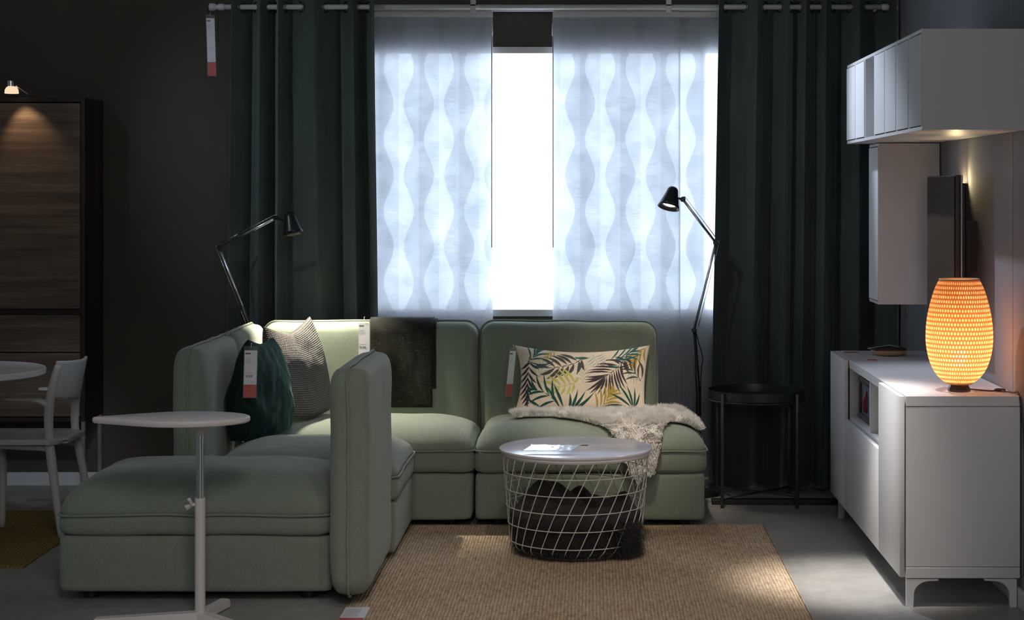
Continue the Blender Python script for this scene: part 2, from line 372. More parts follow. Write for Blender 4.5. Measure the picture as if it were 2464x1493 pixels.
def seatunit(x0, x1, y0, y1, seed, zs=.238, zp=.335, am=.105):
    cx, cy, hx, hy = (x0+x1)/2, (y0+y1)/2, (x1-x0)/2, (y1-y0)/2
    mb = MB(); loft(mb, [(.02, .035), (.006, .036), (.001, .045), (0, .06), (0, .13), (0, zs-.02), (.003, zs-.008), (.014, zs-.002), (.03, zs-.001)], (cx, cy, 0), hx-.006, hy-.006, .025, XYZ, .004, seed)
    base = obj('seat_base', mb.mesh(), M['sage'], sofa)
    pr = [(.06, zs), (.02, zs+.001), (.006, zs+.008), (.001, zs+.02), (0, zs+.05), (.001, zp-.02), (.004, zp-.006), (.007, zp), (.004, zp+.004)]
    S_ = min(hx, hy)*.70
    for i in range(1, 15):
        s = S_*(i/14)**1.8; pr.append((s+.002, zp+dome(s, S_, am)))
    for f in (.8, .9, .97): pr.append((min(hx, hy)*f, zp+dome(1, .2, am)+.003*f))
    mb = MB(); loft(mb, pr, (cx, cy, 0), hx+.002, hy+.002, .05, XYZ, .006, seed+9)
    cu = obj('seat_cushion', mb.mesh(), M['sage'], sofa)
    ring = [Vector((cx+a, cy+b, zp))+noise.noise_vector(Vector((cx+a, cy+b, zp))*6+Vector((seed+9, 0, 0)))*.006 for a, b in rrect(hx+.0035, hy+.0035, .05)]
    obj('piping', MB().tube(ring, .0042, 8, closed=True).mesh(), M['sage'], cu)
    for fx in (x0+.1, x1-.1):
        for fy in (y0+.1, y1-.1): obj('foot', MB().lathe([(.03, .001), (.03, .037)], (fx, fy, 0), 16).mesh(), M['blackp'], sofa, smooth='auto')
def panel(c, hw, hh, th, axes, seed, rc=.07):
    """backrest: hw along axes[0], hh along axes[1], thickness along axes[2]"""
    h = th/2; pr = []
    for i in range(9):
        a = PI/2*i/8; pr.append((.045*(1-math.sin(a))**1.0+.004, -h+ (h*.62)*(1-math.cos(a))))
    full = [(.16, -h-.004), (.09, -h-.003)]+pr+[(.001, -h*.1), (.004, 0), (.001, h*.1)]+[(p[0], -p[1]) for p in reversed(pr)]+[(.09, h+.003), (.16, h+.004)]
    mb = MB(); loft(mb, full, c, hw, hh, rc, axes, .006, seed)
    o = obj('backrest', mb.mesh(), M['sage'], sofa)
    X, Y, Z = [Vector(a) for a in axes]; ring = []
    for a, b in rrect(hw+.003, hh+.003, rc):
        p = Vector(c)+X*a+Y*b; ring.append(p+noise.noise_vector(p*6+Vector((seed, 0, 0)))*.006)
    obj('piping', MB().tube(ring, .0048, 8, closed=True).mesh(), M['sage'], o)
XZ = ((1, 0, 0), (0, 0, 1), (0, -1, 0)); YZ = ((0, 1, 0), (0, 0, 1), (1, 0, 0))
seatunit(-1.905, -.918, 6.31, 6.97, 1, .236, .31, .142)      # chaise in front of the arm panel
seatunit(-1.52, -.765, 6.985, 7.69, 2)                # left seat
seatunit(-1.52, -.51, 7.70, 8.36, 3)                  # corner seat
seatunit(-.505, .506, 7.70, 8.46, 4)                  # right seat
zc, zh = .4425, .4025
panel((-.845, 6.565, zc), .385, zh, .14, YZ, 1)        # panel between chaise and seat
panel((-1.588, 7.34, zc), .36, zh, .135, YZ, 2)
panel((-1.588, 8.03, zc), .325, zh, .135, YZ, 3)
panel((-1.045, 8.44, zc+.002), .515, zh, .14, XZ, 4)
panel((-.105, 8.44, zc+.002), .42, zh, .14, XZ, 5)
# ---------------------------------------------------------------- cushions
def pillow(name, TL, TR, BR, BL, th, nrm, mats, label, cat='cushion', N=60, M_=60, sag=(0, 0, 0, 0), wr=.006, seed=0, colfn=None, pinch=.05, power=.42):
    TL, TR, BR, BL = map(Vector, (TL, TR, BR, BL)); nrm = Vector(nrm).normalized()
    c = (TL+TR+BR+BL)/4; up = ((TL+TR)-(BL+BR)).normalized(); rt = ((TR+BR)-(TL+BL)).normalized()
    st, sr, sb, sl = sag
    def mid(u, v):
        p = TL*(1-u)*(1-v)+TR*u*(1-v)+BR*u*v+BL*(1-u)*v
        a, b = 4*u*(1-u), 4*v*(1-v)
        a = (1-abs(2*u-1)**1.35) if st > .03 else a
        p = p-up*a*(st+pinch)*(1-v)**2.0+up*a*(sb+pinch)*v**2.0-rt*b*(sr+pinch)*u**2.0+rt*b*(sl+pinch)*(1-u)**2.0
        return p
    V = []; Fc = []; cols = []
    us = [.5-.5*math.cos(PI*i/(N-1)) if not colfn else i/(N-1) for i in range(N)]; vs = [.5-.5*math.cos(PI*j/(M_-1)) if not colfn else j/(M_-1) for j in range(M_)]
    for side in (1, -1):
        off = len(V)
        for v in vs:
            for u in us:
                e = max(0, (1-(2*u-1)**2)*(1-(2*v-1)**2))
                p = mid(u, v); h = th*.5*e**power
                edge = min(1, e*6)
                nn = noise.noise(p*9+Vector((seed, 0, 0)))*wr*2+noise.noise(p*25+Vector((seed, 3, 0)))*wr*.5
                V.append(p+nrm*side*h+nrm*nn*edge)
                if colfn: cols.append((u, v) if side > 0 else (-1, -1))
        for j in range(M_-1):
            for i in range(N-1):
                q = (off+j*N+i, off+j*N+i+1, off+(j+1)*N+i+1, off+(j+1)*N+i); Fc.append(q if side < 0 else q[::-1])
    me = bpy.data.meshes.new(name); me.from_pydata([tuple(p) for p in V], [], Fc)
    uvl = me.uv_layers.new(name='UVMap'); n_ = N*M_
    li = np.zeros(len(me.loops), dtype=np.int32); me.loops.foreach_get('vertex_index', li)
    uu = np.array([us[i] for j in range(M_) for i in range(N)]*2); vv = np.array([vs[j] for j in range(M_) for i in range(N)]*2)
    uvl.data.foreach_set('uv', np.stack([uu[li], 1-vv[li]], 1).ravel().astype(np.float32))
    if colfn:
        ca = me.color_attributes.new('print', 'FLOAT_COLOR', 'POINT')
        arr = colfn(N, M_); arr2 = np.concatenate([arr, arr]).astype(np.float32); ca.data.foreach_set('color', arr2.ravel())
    bm = bmesh.new(); bm.from_mesh(me); bmesh.ops.remove_doubles(bm, verts=bm.verts, dist=1e-6); bmesh.ops.recalc_face_normals(bm, faces=bm.faces); bm.to_mesh(me); bm.free()
    o = obj(name, me, mats, org=(BL+BR)/2); tag(o, label, cat); return o
# knitted
m = mat('grey_knit', (.2, .18, .16), .9, sheen=.2, spec=.2); t = NT(m)
tc = t.n('ShaderNodeTexCoord'); sp = t.n('ShaderNodeSeparateXYZ'); t.l(tc.outputs['UV'], sp.inputs[0])
NR = 44
row = t.math('MULTIPLY', sp.outputs[1], float(NR)); rf = t.math('FRACT', row); ri = t.math('FLOORED_MODULO', t.math('FLOOR', row), 2.0)
cf = t.math('FRACT', t.math('ADD', t.math('MULTIPLY', sp.outputs[0], 36.0), t.math('MULTIPLY', ri, .5)))
hx_ = t.math('MULTIPLY', t.math('SINE', t.math('MULTIPLY', rf, PI)), t.math('SINE', t.math('MULTIPLY', cf, PI)))
t.l(t.ramp(hx_, [(.1, (.03, .027, .025)), (.45, (.105, .095, .087)), (.9, (.20, .18, .165))]), t.b.inputs['Base Color']); t.bump(hx_, .8, .006); M['knit'] = m
kc = [at(634, 786, 7.95), at(745, 762, 8.26), at(797, 985, 8.14), at(672, 1003, 7.79)]
kn = pillow('knitted_cushion', *kc, .15, (.62, -.78, .12), M['knit'], 'grey-brown knitted cushion with one pointed corner, leaning on the corner of the sofa', N=70, M_=70, sag=(.062, -.03, -.03, -.03), seed=4, wr=.006, pinch=0, power=.36)
gc = [at(597, 818, 7.40), at(655, 813, 7.82), at(697, 1030, 7.72), at(556, 1062, 7.28)]
pillow('velvet_cushion', *gc, .17, (.90, -.42, .1), M['greenvel'], 'emerald green velvet cushion with a price tag, in front of the knitted cushion', N=80, M_=80, sag=(.024, -.045, -.02, -.06), seed=9, wr=.010, pinch=0, power=.36)
# palm print cushion
def palm_colors(N, M_):
    Wc, Hc = 55.0, 26.0
    ii, jj = np.meshgrid(np.arange(N)/(N-1)*Wc, np.arange(M_)/(M_-1)*Hc)
    col = np.zeros((M_, N, 4)); col[..., :3] = (.68, .58, .46); col[..., 3] = 1
    def leaflet(bx, by, tx, ty, wd, c, bend=.12):
        L = math.hypot(tx-bx, ty-by)
        if L < .3: return
        dx, dy = (tx-bx)/L, (ty-by)/L
        px, py = ii-bx, jj-by; s_ = (px*dx+py*dy)/L; d = -px*dy+py*dx
        d = d-bend*L*4*s_*(1-s_)
        wv = .8*wd*np.sin(np.clip(s_, 0, 1)**.9*PI)**1.1
        msk = (s_ > 0) & (s_ < 1) & (np.abs(d) < wv); col[msk, :3] = c
    def frond(x0, y0, x1, y1, n, Lr, wd, c, ang=50, curve=.1, both=True, a_end=18):
        L = math.hypot(x1-x0, y1-y0); th = math.atan2(y1-y0, x1-x0)
        pts = []
        for i in range(n+1):
            s_ = i/n; ox = curve*L*4*s_*(1-s_)
            pts.append((x0+(x1-x0)*s_-math.sin(th)*ox, y0+(y1-y0)*s_+math.cos(th)*ox))
        for i in range(n):
            leaflet(*pts[i], *pts[i+1], .22, c, 0)
        for i in range(1, n+1):
            s_ = i/n; le = Lr*(math.sin(PI*min(1, s_*.75+.22))**.8)
            a = math.radians(ang*(1-s_)+a_end*s_); bx_, by_ = pts[i]
            for sg_ in ((1, -1) if both else (1,)):
                aa = th+sg_*a; leaflet(bx_, by_, bx_+math.cos(aa)*le, by_+math.sin(aa)*le, wd, c, -.10*sg_)
    GREY = (.065, .062, .058); PLUM = (.045, .036, .045); TEAL = (.015, .12, .105); DT = (.012, .075, .06); LIME = (.46, .46, .12); OCH = (.38, .27, .06); MINT = (.38, .45, .36); PALE = (.30, .36, .33); NAVY = (.03, .03, .042)
    frond(6, 15, 11, 5, 6, 6, .35, MINT, 60); frond(28, 16, 26, 7, 7, 5, .3, MINT, 70); frond(32, 2, 36, 8, 5, 5, .35, PALE, 80, a_end=90)
    frond(47, 8, 52, 14, 5, 5, .4, MINT)
    frond(18, 0, 12, 5, 5, 4, .3, OCH); frond(55, 0, 49, 8, 6, 7, .55, OCH, 50)
    frond(3.5, 7, 9, 1, 5, 9, .5, TEAL, 60, a_end=-15, both=True); leaflet(3.5, 7, 14, 8, .6, TEAL, .15); leaflet(3.5, 6, 17, 4.5, .55, TEAL, .2)
    frond(37, 5.6, 49, 1.0, 6, 9, .5, TEAL, 50); leaflet(36.5, 6, 46, 9, .55, TEAL, .12); leaflet(38, 5, 53, 3, .5, TEAL, .1)
    leaflet(24, 3, 31, 3.6, .7, TEAL, .1); leaflet(24, 4.5, 30, 3.6, .5, TEAL, -.1)
    frond(5.2, 4.5, 5.0, 24, 9, 6.5, .62, NAVY, 58, .10, a_end=12)
    def pc(x, y): return ((x-240)/1950*Wc, (y-195)/815*Hc)
    def stem(P, c, wd=.2):
        P = [pc(*p) for p in P]
        for p, q in zip(P, P[1:]): leaflet(*p, *(q[0]+(q[0]-p[0])*.1, q[1]+(q[1]-p[1])*.1), wd, c, 0)
    def leaves(L, c, wd, bend):
        for x0, y0, x1, y1 in L:
            sg_ = 1 if (x1-x0) > 0 else -1
            leaflet(*pc(x0, y0), *pc(x1, y1), wd, c, bend*(1 if y1 > y0+25 else -1)*sg_)
    frond(53.5, 15, 46, 9, 5, 7, .5, GREY, 60); leaflet(53.5, 14, 51, 6, .6, GREY, .15)
    stem([(1215, 330), (1100, 400), (1000, 435), (880, 465), (760, 485), (640, 490)], GREY, .28)
    leaves([(1140, 360, 870, 260), (1060, 410, 820, 275), (990, 430, 740, 290), (900, 465, 680, 330), (800, 480, 570, 350), (700, 490, 480, 465), (800, 480, 540, 580), (870, 470, 650, 640), (930, 450, 765, 640),
            (1010, 435, 880, 605), (1090, 400, 970, 590), (1165, 360, 1125, 580), (1210, 335, 1260, 520)], GREY, .95, .10)
    stem([(1895, 265), (1850, 370), (1790, 440), (1720, 510), (1640, 570), (1560, 610)], PLUM, .24)
    leaves([(1850, 370, 1690, 320), (1820, 410, 1560, 360), (1790, 440, 1640, 350), (1770, 460, 1420, 425), (1730, 490, 1360, 470), (1700, 520, 1290, 525), (1670, 550, 1250, 565), (1640, 565, 1250, 605), (1600, 590, 1245, 640),
            (1570, 600, 1250, 680), (1570, 600, 1275, 790), (1575, 600, 1335, 825), (1580, 600, 1405, 810), (1590, 600, 1460, 835), (1600, 590, 1550, 860), (1640, 570, 1620, 810), (1655, 560, 1690, 820), (1680, 540, 1750, 830), (1705, 520, 1830, 820),
            (1735, 495, 1855, 770), (1760, 470, 1905, 770), (1790, 450, 1935, 720), (1810, 420, 1860, 600), (1830, 400, 1970, 580), (1850, 375, 1905, 500), (1870, 340, 1960, 420)], PLUM, .56, .06)
    stem([(1115, 685), (1000, 715), (900, 735), (780, 742)], LIME, .28)
    leaves([(1110, 690, 880, 470), (1040, 710, 820, 490), (970, 720, 780, 560), (900, 730, 660, 600), (830, 735, 560, 670), (850, 740, 650, 770), (880, 735, 750, 835), (960, 735, 890, 840), (1040, 715, 990, 840), (1100, 690, 1060, 820), (1110, 690, 1170, 620)], LIME, .75, .08)
    frond(19, 25, 5, 18, 5, 10, .62, DT, 60); leaflet(19, 25, 11.5, 16.5, .7, DT, 0); leaflet(20.5, 25, 15, 16, .75, DT, 0); leaflet(11, 25, 3, 21, .6, DT, 0)
    for tx, ty in ((22.5, 19.5), (26, 18), (29.5, 18.5), (33.5, 19), (38, 25)): leaflet(23, 27, tx, ty, .75, DT, .06)
    frond(33, 27, 41, 18.5, 7, 8.5, .6, OCH, 60)
    for tx, ty in ((39, 19.5), (43, 16), (47, 16.5), (50.5, 17), (37, 24.5), (53, 19), (41, 26)): leaflet(50, 25.5, tx, ty, .55, DT, .07)
    return col.reshape(-1, 4)
m = mat('palm_print_cotton', (.6, .5, .4), .85, sheen=.15, spec=.2); t = NT(m)
ca = t.n('ShaderNodeVertexColor'); ca.layer_name = 'print'; t.l(ca.outputs[0], t.b.inputs['Base Color']); t.bump(t.noise(t.coords((500, 500, 500)), 1, 2), .15, .001)
pillow('palm_print_cushion', at(1238, 831, 8.33), at(1564, 831, 8.33), at(1552, 992, 8.16), at(1238, 992, 8.16), .12, (0, -.93, .36), m,
       'oblong beige cushion printed with dark and lime palm leaves, behind the sheepskin', N=520, M_=250, sag=(.028, .0, -.01, .018), seed=2, wr=.006, colfn=palm_colors, pinch=.012, power=.40)
# ---------------------------------------------------------------- throw over the back
m = mat('charcoal_tweed', (.05, .05, .04), .95, sheen=.2, spec=.15); t = NT(m)
a = t.noise(t.coords((25, 25, 420)), 1, 4, .7); b = t.noise(t.coords((420, 420, 25)), 1, 4, .7)
f = t.math('MAXIMUM', a, b)
t.l(t.ramp(f, [(.50, (.012, .012, .009)), (.62, (.030, .029, .022)), (.76, (.24, .22, .16))]), t.b.inputs['Base Color']); t.bump(f, .5, .003); M['tweed'] = m
thr = thing('throw_blanket', (-.95, 8.36, .5), 'dark charcoal woven throw folded over the sofa back beside a price tag', 'blanket')
def throwlayer(x0, x1, zb, off, seed):
    ctrl = [(8.362-off, zb), (8.362-off, zb+.12), (8.363-off, .75), (8.366-off, .82), (8.395-off*.3, .853+off), (8.44, .862+off), (8.49+off, .85+off), (8.512+off, .80), (8.517+off, .62)]
    P = smoothpath([(0, y, z) for y, z in ctrl], 8)
    def fn(a_, b_):
        q = b_*(len(P)-1); i = min(int(q), len(P)-2); p = P[i].lerp(P[i+1], q-i)
        x = x0+(x1-x0)*a_; nn = noise.noise(Vector((x*12, seed, p.z*5)))*.004
        return (x+noise.noise(Vector((seed, p.z*7, 1)))*.004, p.y-abs(nn), p.z)
    o = obj('layer', MB().grid(fn, 30, len(P)).mesh(), M['tweed'], thr)
    sd = o.modifiers.new('thick', 'SOLIDIFY'); sd.thickness = .005; sd.offset = 0
throwlayer(-1.045, -.745, .447, .004, 1); throwlayer(-1.03, -.738, .50, .010, 4) if False else None
throwlayer(-1.04, -.728, .535, -.002, 7)
# ---------------------------------------------------------------- sheepskin on right seat
sx0, sx1, sy0, sy1 = -.507, .508, 7.698, 8.462
SS = min((sx1-sx0)/2, (sy1-sy0)/2)*.70
def seat_h(x, y):
    dx = min(x-sx0, sx1-x); dy = min(y-sy0, sy1-y)
    if dy < 0: return .335+max(dy*8, -.2)
    s = min(dx, dy); d2 = max(dx, dy)
    if d2 < .12: s = max(0, s-(.12-d2)**2*1.2)
    return .335+dome(max(s, 0), SS)
poly = [(-.36, 8.07), (-.27, 8.13), (-.1, 8.13), (.10, 8.12), (.30, 8.20), (.40, 8.36), (.49, 8.30), (.507, 8.15), (.49, 7.98), (.42, 7.93), (.355, 7.86), (.325, 7.78), (.30, 7.66), (.275, 7.575), (.205, 7.545), (.165, 7.60), (.125, 7.70), (.06, 7.785), (-.02, 7.85), (-.10, 7.93), (-.18, 8.00), (-.34, 7.99)]
def inpoly(x, y):
    c = False; n = len(poly)
    for i in range(n):
        x1, y1 = poly[i]; x2, y2 = poly[i-1]
        if (y1 > y) != (y2 > y) and x < (x2-x1)*(y-y1)/(y2-y1)+x1: c = not c
    return c
def skin_pt(x, y):
    """y below the front edge bends down the front of the seat"""
    yf = sy0+.012
    if y >= yf+.0: 
        return Vector((x, y, seat_h(x, y)+.014))
    d = yf-y; z0 = seat_h(x, yf)+.014
    return Vector((x, yf-.022-.02*math.sin(min(1, d/.12)*PI/2), z0-d))
sk = thing('sheepskin', (.05, 8.0, .45), 'white fluffy sheepskin lying over the right-hand seat of the sofa', 'sheepskin')
mf = mat('white_fur', (.97, .94, .90), .8, sheen=.3, spec=.2)
mh = mat('hide', (.85, .80, .74), .9)
mb = MB(); idx = {}; G = .0125
gx = np.arange(-.38, .53, G); gy = np.arange(7.53, 8.40, G)
for i, x in enumerate(gx):
    for j, y in enumerate(gy):
        if inpoly(x, y): idx[(i, j)] = len(mb.v); mb.v.append(tuple(skin_pt(x, y)))
for (i, j) in idx:
    q = [(i, j), (i+1, j), (i+1, j+1), (i, j+1)]
    if all(k_ in idx for k_ in q): mb.f.append(tuple(idx[k_] for k_ in q))
o = obj('hide', mb.mesh(), mh, sk); sd = o.modifiers.new('thick', 'SOLIDIFY'); sd.thickness = .006; sd.offset = -1
rnd = random.Random(5); V = []; Fc = []
cnt = 0
while cnt < 60000:
    x = rnd.uniform(-.38, .53); y = rnd.uniform(7.53, 8.40)
    if not inpoly(x, y): continue
    cnt += 1
    p = skin_pt(x, y); e = .006
    nx = (skin_pt(x+e, y)-skin_pt(x-e, y)); ny = (skin_pt(x, y+e)-skin_pt(x, y-e)); n = nx.cross(ny).normalized()
    if n.z < 0 and p.y > 7.72: n = -n
    if n.z < 0: n = -n
    cl = noise.noise_vector(Vector((x*26, y*26, 0)))
    drop = Vector((0, -.55, -.55)) if y < 7.8 else Vector((0, -.35, 0))
    L = rnd.uniform(.022, .040)
    d = (n*.8+cl*.55+drop*.8+Vector((rnd.uniform(-.3, .3), rnd.uniform(-.3, .3), rnd.uniform(-.1, .2)))).normalized()
    if d.dot(n) < .15: d = (d+n*.5).normalized()
    d2 = (d*.6+cl*.5+drop*.8+n*.1).normalized()
    if d2.dot(n) < 0: d2 = (d2-n*d2.dot(n)).normalized()
    side_ = d.cross(Vector((rnd.uniform(-1, 1), rnd.uniform(-1, 1), rnd.uniform(-1, 1)))).normalized()*.0013
    b0 = len(V); p1 = p+d*L*.5; p2 = p1+d2*L*.5
    V += [p-side_, p+side_, p1-side_*.9, p1+side_*.9, p2]
    Fc += [(b0, b0+1, b0+3, b0+2), (b0+2, b0+3, b0+4)]
me = bpy.data.meshes.new('fur'); me.from_pydata([tuple(v_) for v_ in V], [], Fc)
o = obj('fur', me, mf, sk, smooth=False)
# ---------------------------------------------------------------- jute rugs
def rug(name, x0, x1, y0, y1, m_, label, th=.01):
    rr = random.Random(3); n = 60; P = []
    bm = bmesh.new(); bmesh.ops.create_grid(bm, x_segments=80, y_segments=80, size=.5)
    for v_ in bm.verts:
        x = (x0+x1)/2+v_.co.x*(x1-x0); y = (y0+y1)/2+v_.co.y*(y1-y0)
        ed = min(1, 2*(0.5-max(abs(v_.co.x), abs(v_.co.y)))*30)
        wob = noise.noise(Vector((x*8, y*8, 2)))*.004*(1-ed)
        v_.co = Vector((x+wob, y+wob, th*(.35+.65*ed)+noise.noise(Vector((x*5, y*5, 0)))*.0012))
    r_ = bmesh.ops.extrude_face_region(bm, geom=[f_ for f_ in bm.faces]); 
    for v_ in [g_ for g_ in r_['geom'] if isinstance(g_, bmesh.types.BMVert)]: v_.co.z = .0005
    mb = MB(); mb.frombm(bm); o = obj(name, mb.mesh(), m_, org=((x0+x1)/2, (y0+y1)/2, 0)); tag(o, label, 'rug'); return o
rug('jute_rug', -.862, .762, 5.45, 7.775, M['jute'], 'large tan woven jute rug under the round wire basket table')
rug('jute_rug', -3.6, -2.205, 6.88, 8.11, M['jute2'], 'small olive brown rug under the white armchair')
# ---------------------------------------------------------------- wire basket table
BX, BY = -.059, 7.18; bz = .011
bt = thing('basket_table', (BX, BY, bz), 'round white wire basket table with a lid, standing on the jute rug', 'table')
mb = MB(); mb.lathe([(.0, .395+bz), (.29, .395+bz), (.302, .397+bz), (.302, .405+bz), (.305, .407+bz), (.309, .41+bz), (.310, .414+bz), (.309, .418+bz), (.306, .419+bz), (0, .419+bz)], (BX, BY, 0), 96, cap=False)
M['lid'] = mat('white_lid', (.80, .77, .84), .2)
lid = obj('lid', mb.mesh(), M['lid'], bt, smooth='auto')
dx_ = Vector((.05, .012, 0)); c_ = Vector((BX+0.001, BY+.035, .4195+bz))
mb = MB(); loft(mb, [(0, -.001), (0, .0008)], c_, .052, .0065, .006, ((.97, .10, 0), (-.10, .97, 0), (0, 0, 1)))
obj('finger_slot', mb.mesh(), M['dark'], lid, smooth=False)
def brad(z):
    q = (z-bz)/.39
    r = .262+.034*q
    if q < .12: r -= .05*(1-q/.12)**2
    return r
mb = MB(); NW = 32
for i in range(NW):
    pts = []
    for j in range(26):
        q = j/25; z = bz+.005+q*.387; th = 2*PI*i/NW+.64*q; r_ = brad(z); pts.append((BX+r_*math.sin(th), BY-r_*math.cos(th), z))
    mb.tube(pts, .0021, 6)
for z in (.063, .133, .202, .272, .340):
    r_ = brad(z)+.002; mb.tube([(BX+r_*math.cos(a), BY+r_*math.sin(a), z) for a in [2*PI*k_/72 for k_ in range(72)]], .0021, 6, closed=True)
for z in (.3935+bz,): r_ = brad(z); mb.tube([(BX+r_*math.cos(a), BY+r_*math.sin(a), z) for a in [2*PI*k_/72 for k_ in range(72)]], .003, 6, closed=True)
for r_ in (.212, .14, .07): mb.tube([(BX+r_*math.cos(a), BY+r_*math.sin(a), bz+.004) for a in [2*PI*k_/60 for k_ in range(60)]], .0022, 6, closed=True)
obj('wire_basket', mb.mesh(), mat('cream_wire', (.66, .64, .59), .4), bt)
# blanket in the basket
m = mat('black_brown_blanket', (.03, .026, .027), .95, sheen=.5, spec=.1); t = NT(m); t.bump(t.noise(t.coords(), 160, 4, .7), .8, .006); M['bl'] = m; m.node_tree.nodes['Principled BSDF'].inputs['Base Color'].default_value = (.034, .029, .029, 1); m.node_tree.nodes['Principled BSDF'].inputs['Sheen Weight'].default_value = .12
tb = thing('throw_blanket', (BX, BY, bz+.01), 'dark brown fringed blanket crumpled inside the wire basket table', 'blanket')
def blk(a_, b_):
    th = 2*PI*a_; 
    if b_ < .55:
        q = b_/.55; z = bz+.012+q*.15; r_ = brad(z)-.008-.008*abs(math.sin(th*7+q*4))
        if q < .05: r_ *= .9
        return (BX+r_*math.cos(th), BY+r_*math.sin(th), z)
    q = (b_-.55)/.45; r_ = (brad(.17)-.016)*(1-q)
    x, y = r_*math.cos(th), r_*math.sin(th)
    h = .172+.11*math.exp(-((x+.12)**2+(y+.02)**2)/.010)+.055*math.exp(-((x-.20)**2+(y+.02)**2)/.004)+.05*math.exp(-((x-.03)**2+(y-.03)**2)/.004)
    h += .02*abs(math.sin(x*26+math.sin(y*17)*1.6))+.014*noise.noise(Vector((x*14, y*14, 3)))
    h = min(h, .36); k_ = min(1, q*5)
    return (BX+x, BY+y, bz+.162+(h-.165)*k_)
obj('cloth', MB().grid(blk, 120, 70).mesh(), M['bl'], tb)
V = []; Fc = []; rnd = random.Random(8)
for _ in range(9000):
    th = rnd.uniform(0, 2*PI); z = rnd.uniform(.015, .15)+bz; r_ = brad(z)-.012
    if rnd.random() < .16: th = rnd.gauss(-.62, .16); z = rnd.uniform(.02, .145)+bz; ext = rnd.uniform(.03, .055)
    elif z < .05: ext = rnd.uniform(.015, .026)
    else: ext = rnd.uniform(.006, .014)
    p = Vector((BX+r_*math.cos(th), BY+r_*math.sin(th), z)); n = Vector((math.cos(th), math.sin(th), 0))
    d = (n+Vector((rnd.uniform(-.5, .5), rnd.uniform(-.5, .5), rnd.uniform(-.5, .2)))).normalized()
    p1 = p+d*ext*.6; p2 = p1+(d+Vector((0, 0, -1.1))).normalized()*ext*.7
    if p2.z < .013: p2.z = .013
    s_ = n.cross(Vector((0, 0, 1)))*.0012; b0 = len(V)
    V += [p-s_, p+s_, p1-s_, p1+s_, p2]; Fc += [(b0, b0+1, b0+3, b0+2), (b0+2, b0+3, b0+4)]
me = bpy.data.meshes.new('fringe'); me.from_pydata([tuple(v_) for v_ in V], [], Fc); obj('fringe', me, M['bl'], tb, smooth=False)
# plastic sheet on lid
mb = MB(); A_, B_, C_, D_ = (-.272, 6.985), (-.235, 7.055), (-.035, 7.035), (-.075, 6.965)
def shf(a_, b_):
    x = (A_[0]*(1-a_)+D_[0]*a_)*(1-b_)+(B_[0]*(1-a_)+C_[0]*a_)*b_; y = (A_[1]*(1-a_)+D_[1]*a_)*(1-b_)+(B_[1]*(1-a_)+C_[1]*a_)*b_
    return (x, y, .4325+bz-.011+.011+.014*b_**1.2+.0012*noise.noise(Vector((x*60, y*60, 0))))
M['sheet'] = mat('glossy_sheet', (.78, .82, .88), .12, spec=1.0)
o = obj('paper_sheet', MB().grid(shf, 30, 16).mesh(), M['sheet'], org=(-.15, 7.01, .431)); tag(o, 'glossy white sheet lying on the lid of the wire basket table', 'paper')
sd = o.modifiers.new('thick', 'SOLIDIFY'); sd.thickness = .0008; sd.offset = 0
# ---------------------------------------------------------------- laptop table
M['ltop'] = mat('warm_white_laminate', (.74, .69, .67), .45)
LX, LY = -1.329, 6.03
lt = thing('laptop_table', (LX, LY, 0), 'white pedestal side table with a teardrop top, in front of the sofa', 'table')
zt = .699
outl = []
# outline: pointed round left, broad round right
k6 = F/LY
def tear(th):
    x = math.cos(th); y = math.sin(th)
    wd = .152*(1-.0*x)*(.60+.40*x if x > -1 else .2)
    return (.266*x, y*(.150*(.56+.44*math.sin((x+1)/2*PI*.62)) if True else wd)*(1-.55*max(0, -x)**1.6))
pts2 = [tear(2*PI*i/96) for i in range(96)]
tc_ = Vector((-1.427, 6.03, 0)); ca_, sa_ = math.cos(math.radians(3)), math.sin(math.radians(3))
mb = MB(); V = []; n = 96
for s_, z in ((.0, zt), (.97, zt), (.99, zt-.002), (1, zt-.006), (1, zt-.016), (.98, zt-.021), (.9, zt-.022), (0, zt-.022)):
    for (x, y) in pts2: V.append((tc_.x+(x*ca_-y*sa_)*s_, tc_.y+(x*sa_+y*ca_)*s_, z))
Fc = [(i*n+k_, i*n+(k_+1) % n, (i+1)*n+(k_+1) % n, (i+1)*n+k_) for i in range(7) for k_ in range(n)]
mb.add(V, Fc); obj('tabletop', mb.mesh(), M['ltop'], lt, smooth='auto')
obj('mount', MB().lathe([(.062, zt-.0225), (.058, zt-.028), (.022, zt-.052), (.019, zt-.062), (.0, zt-.062)], (LX, LY, 0), 32, cap=False).mesh(), M['ltop'], lt)
obj('inner_pole', MB().tube([(LX, LY, zt-.06), (LX, LY, .41)], .0135, 24).mesh(), M['chrome'], lt, smooth='auto')
obj('outer_pole', MB().tube([(LX, LY, .42), (LX, LY, .03)], .0178, 24).mesh(), M['ltop'], lt, smooth='auto')
kx = LX-.028
mb = MB(); mb.tube([(LX-.015, LY, .397), (kx-.004, LY, .397)], .006, 10)
for a in (80, 200, 320):
    a = math.radians(a); mb.tube(smoothpath([(kx, LY, .397), (kx-.012*abs(math.cos(a))-.003, LY-.01*math.sin(a), .397+.016*math.sin(a)), (kx-.018*abs(math.cos(a))-.006, LY-.014*math.sin(a), .397+.024*math.sin(a))]), [.006]*8+[.0065]*8+[.005], 10)
obj('adjusting_knob', mb.mesh(), M['ltop'], lt)
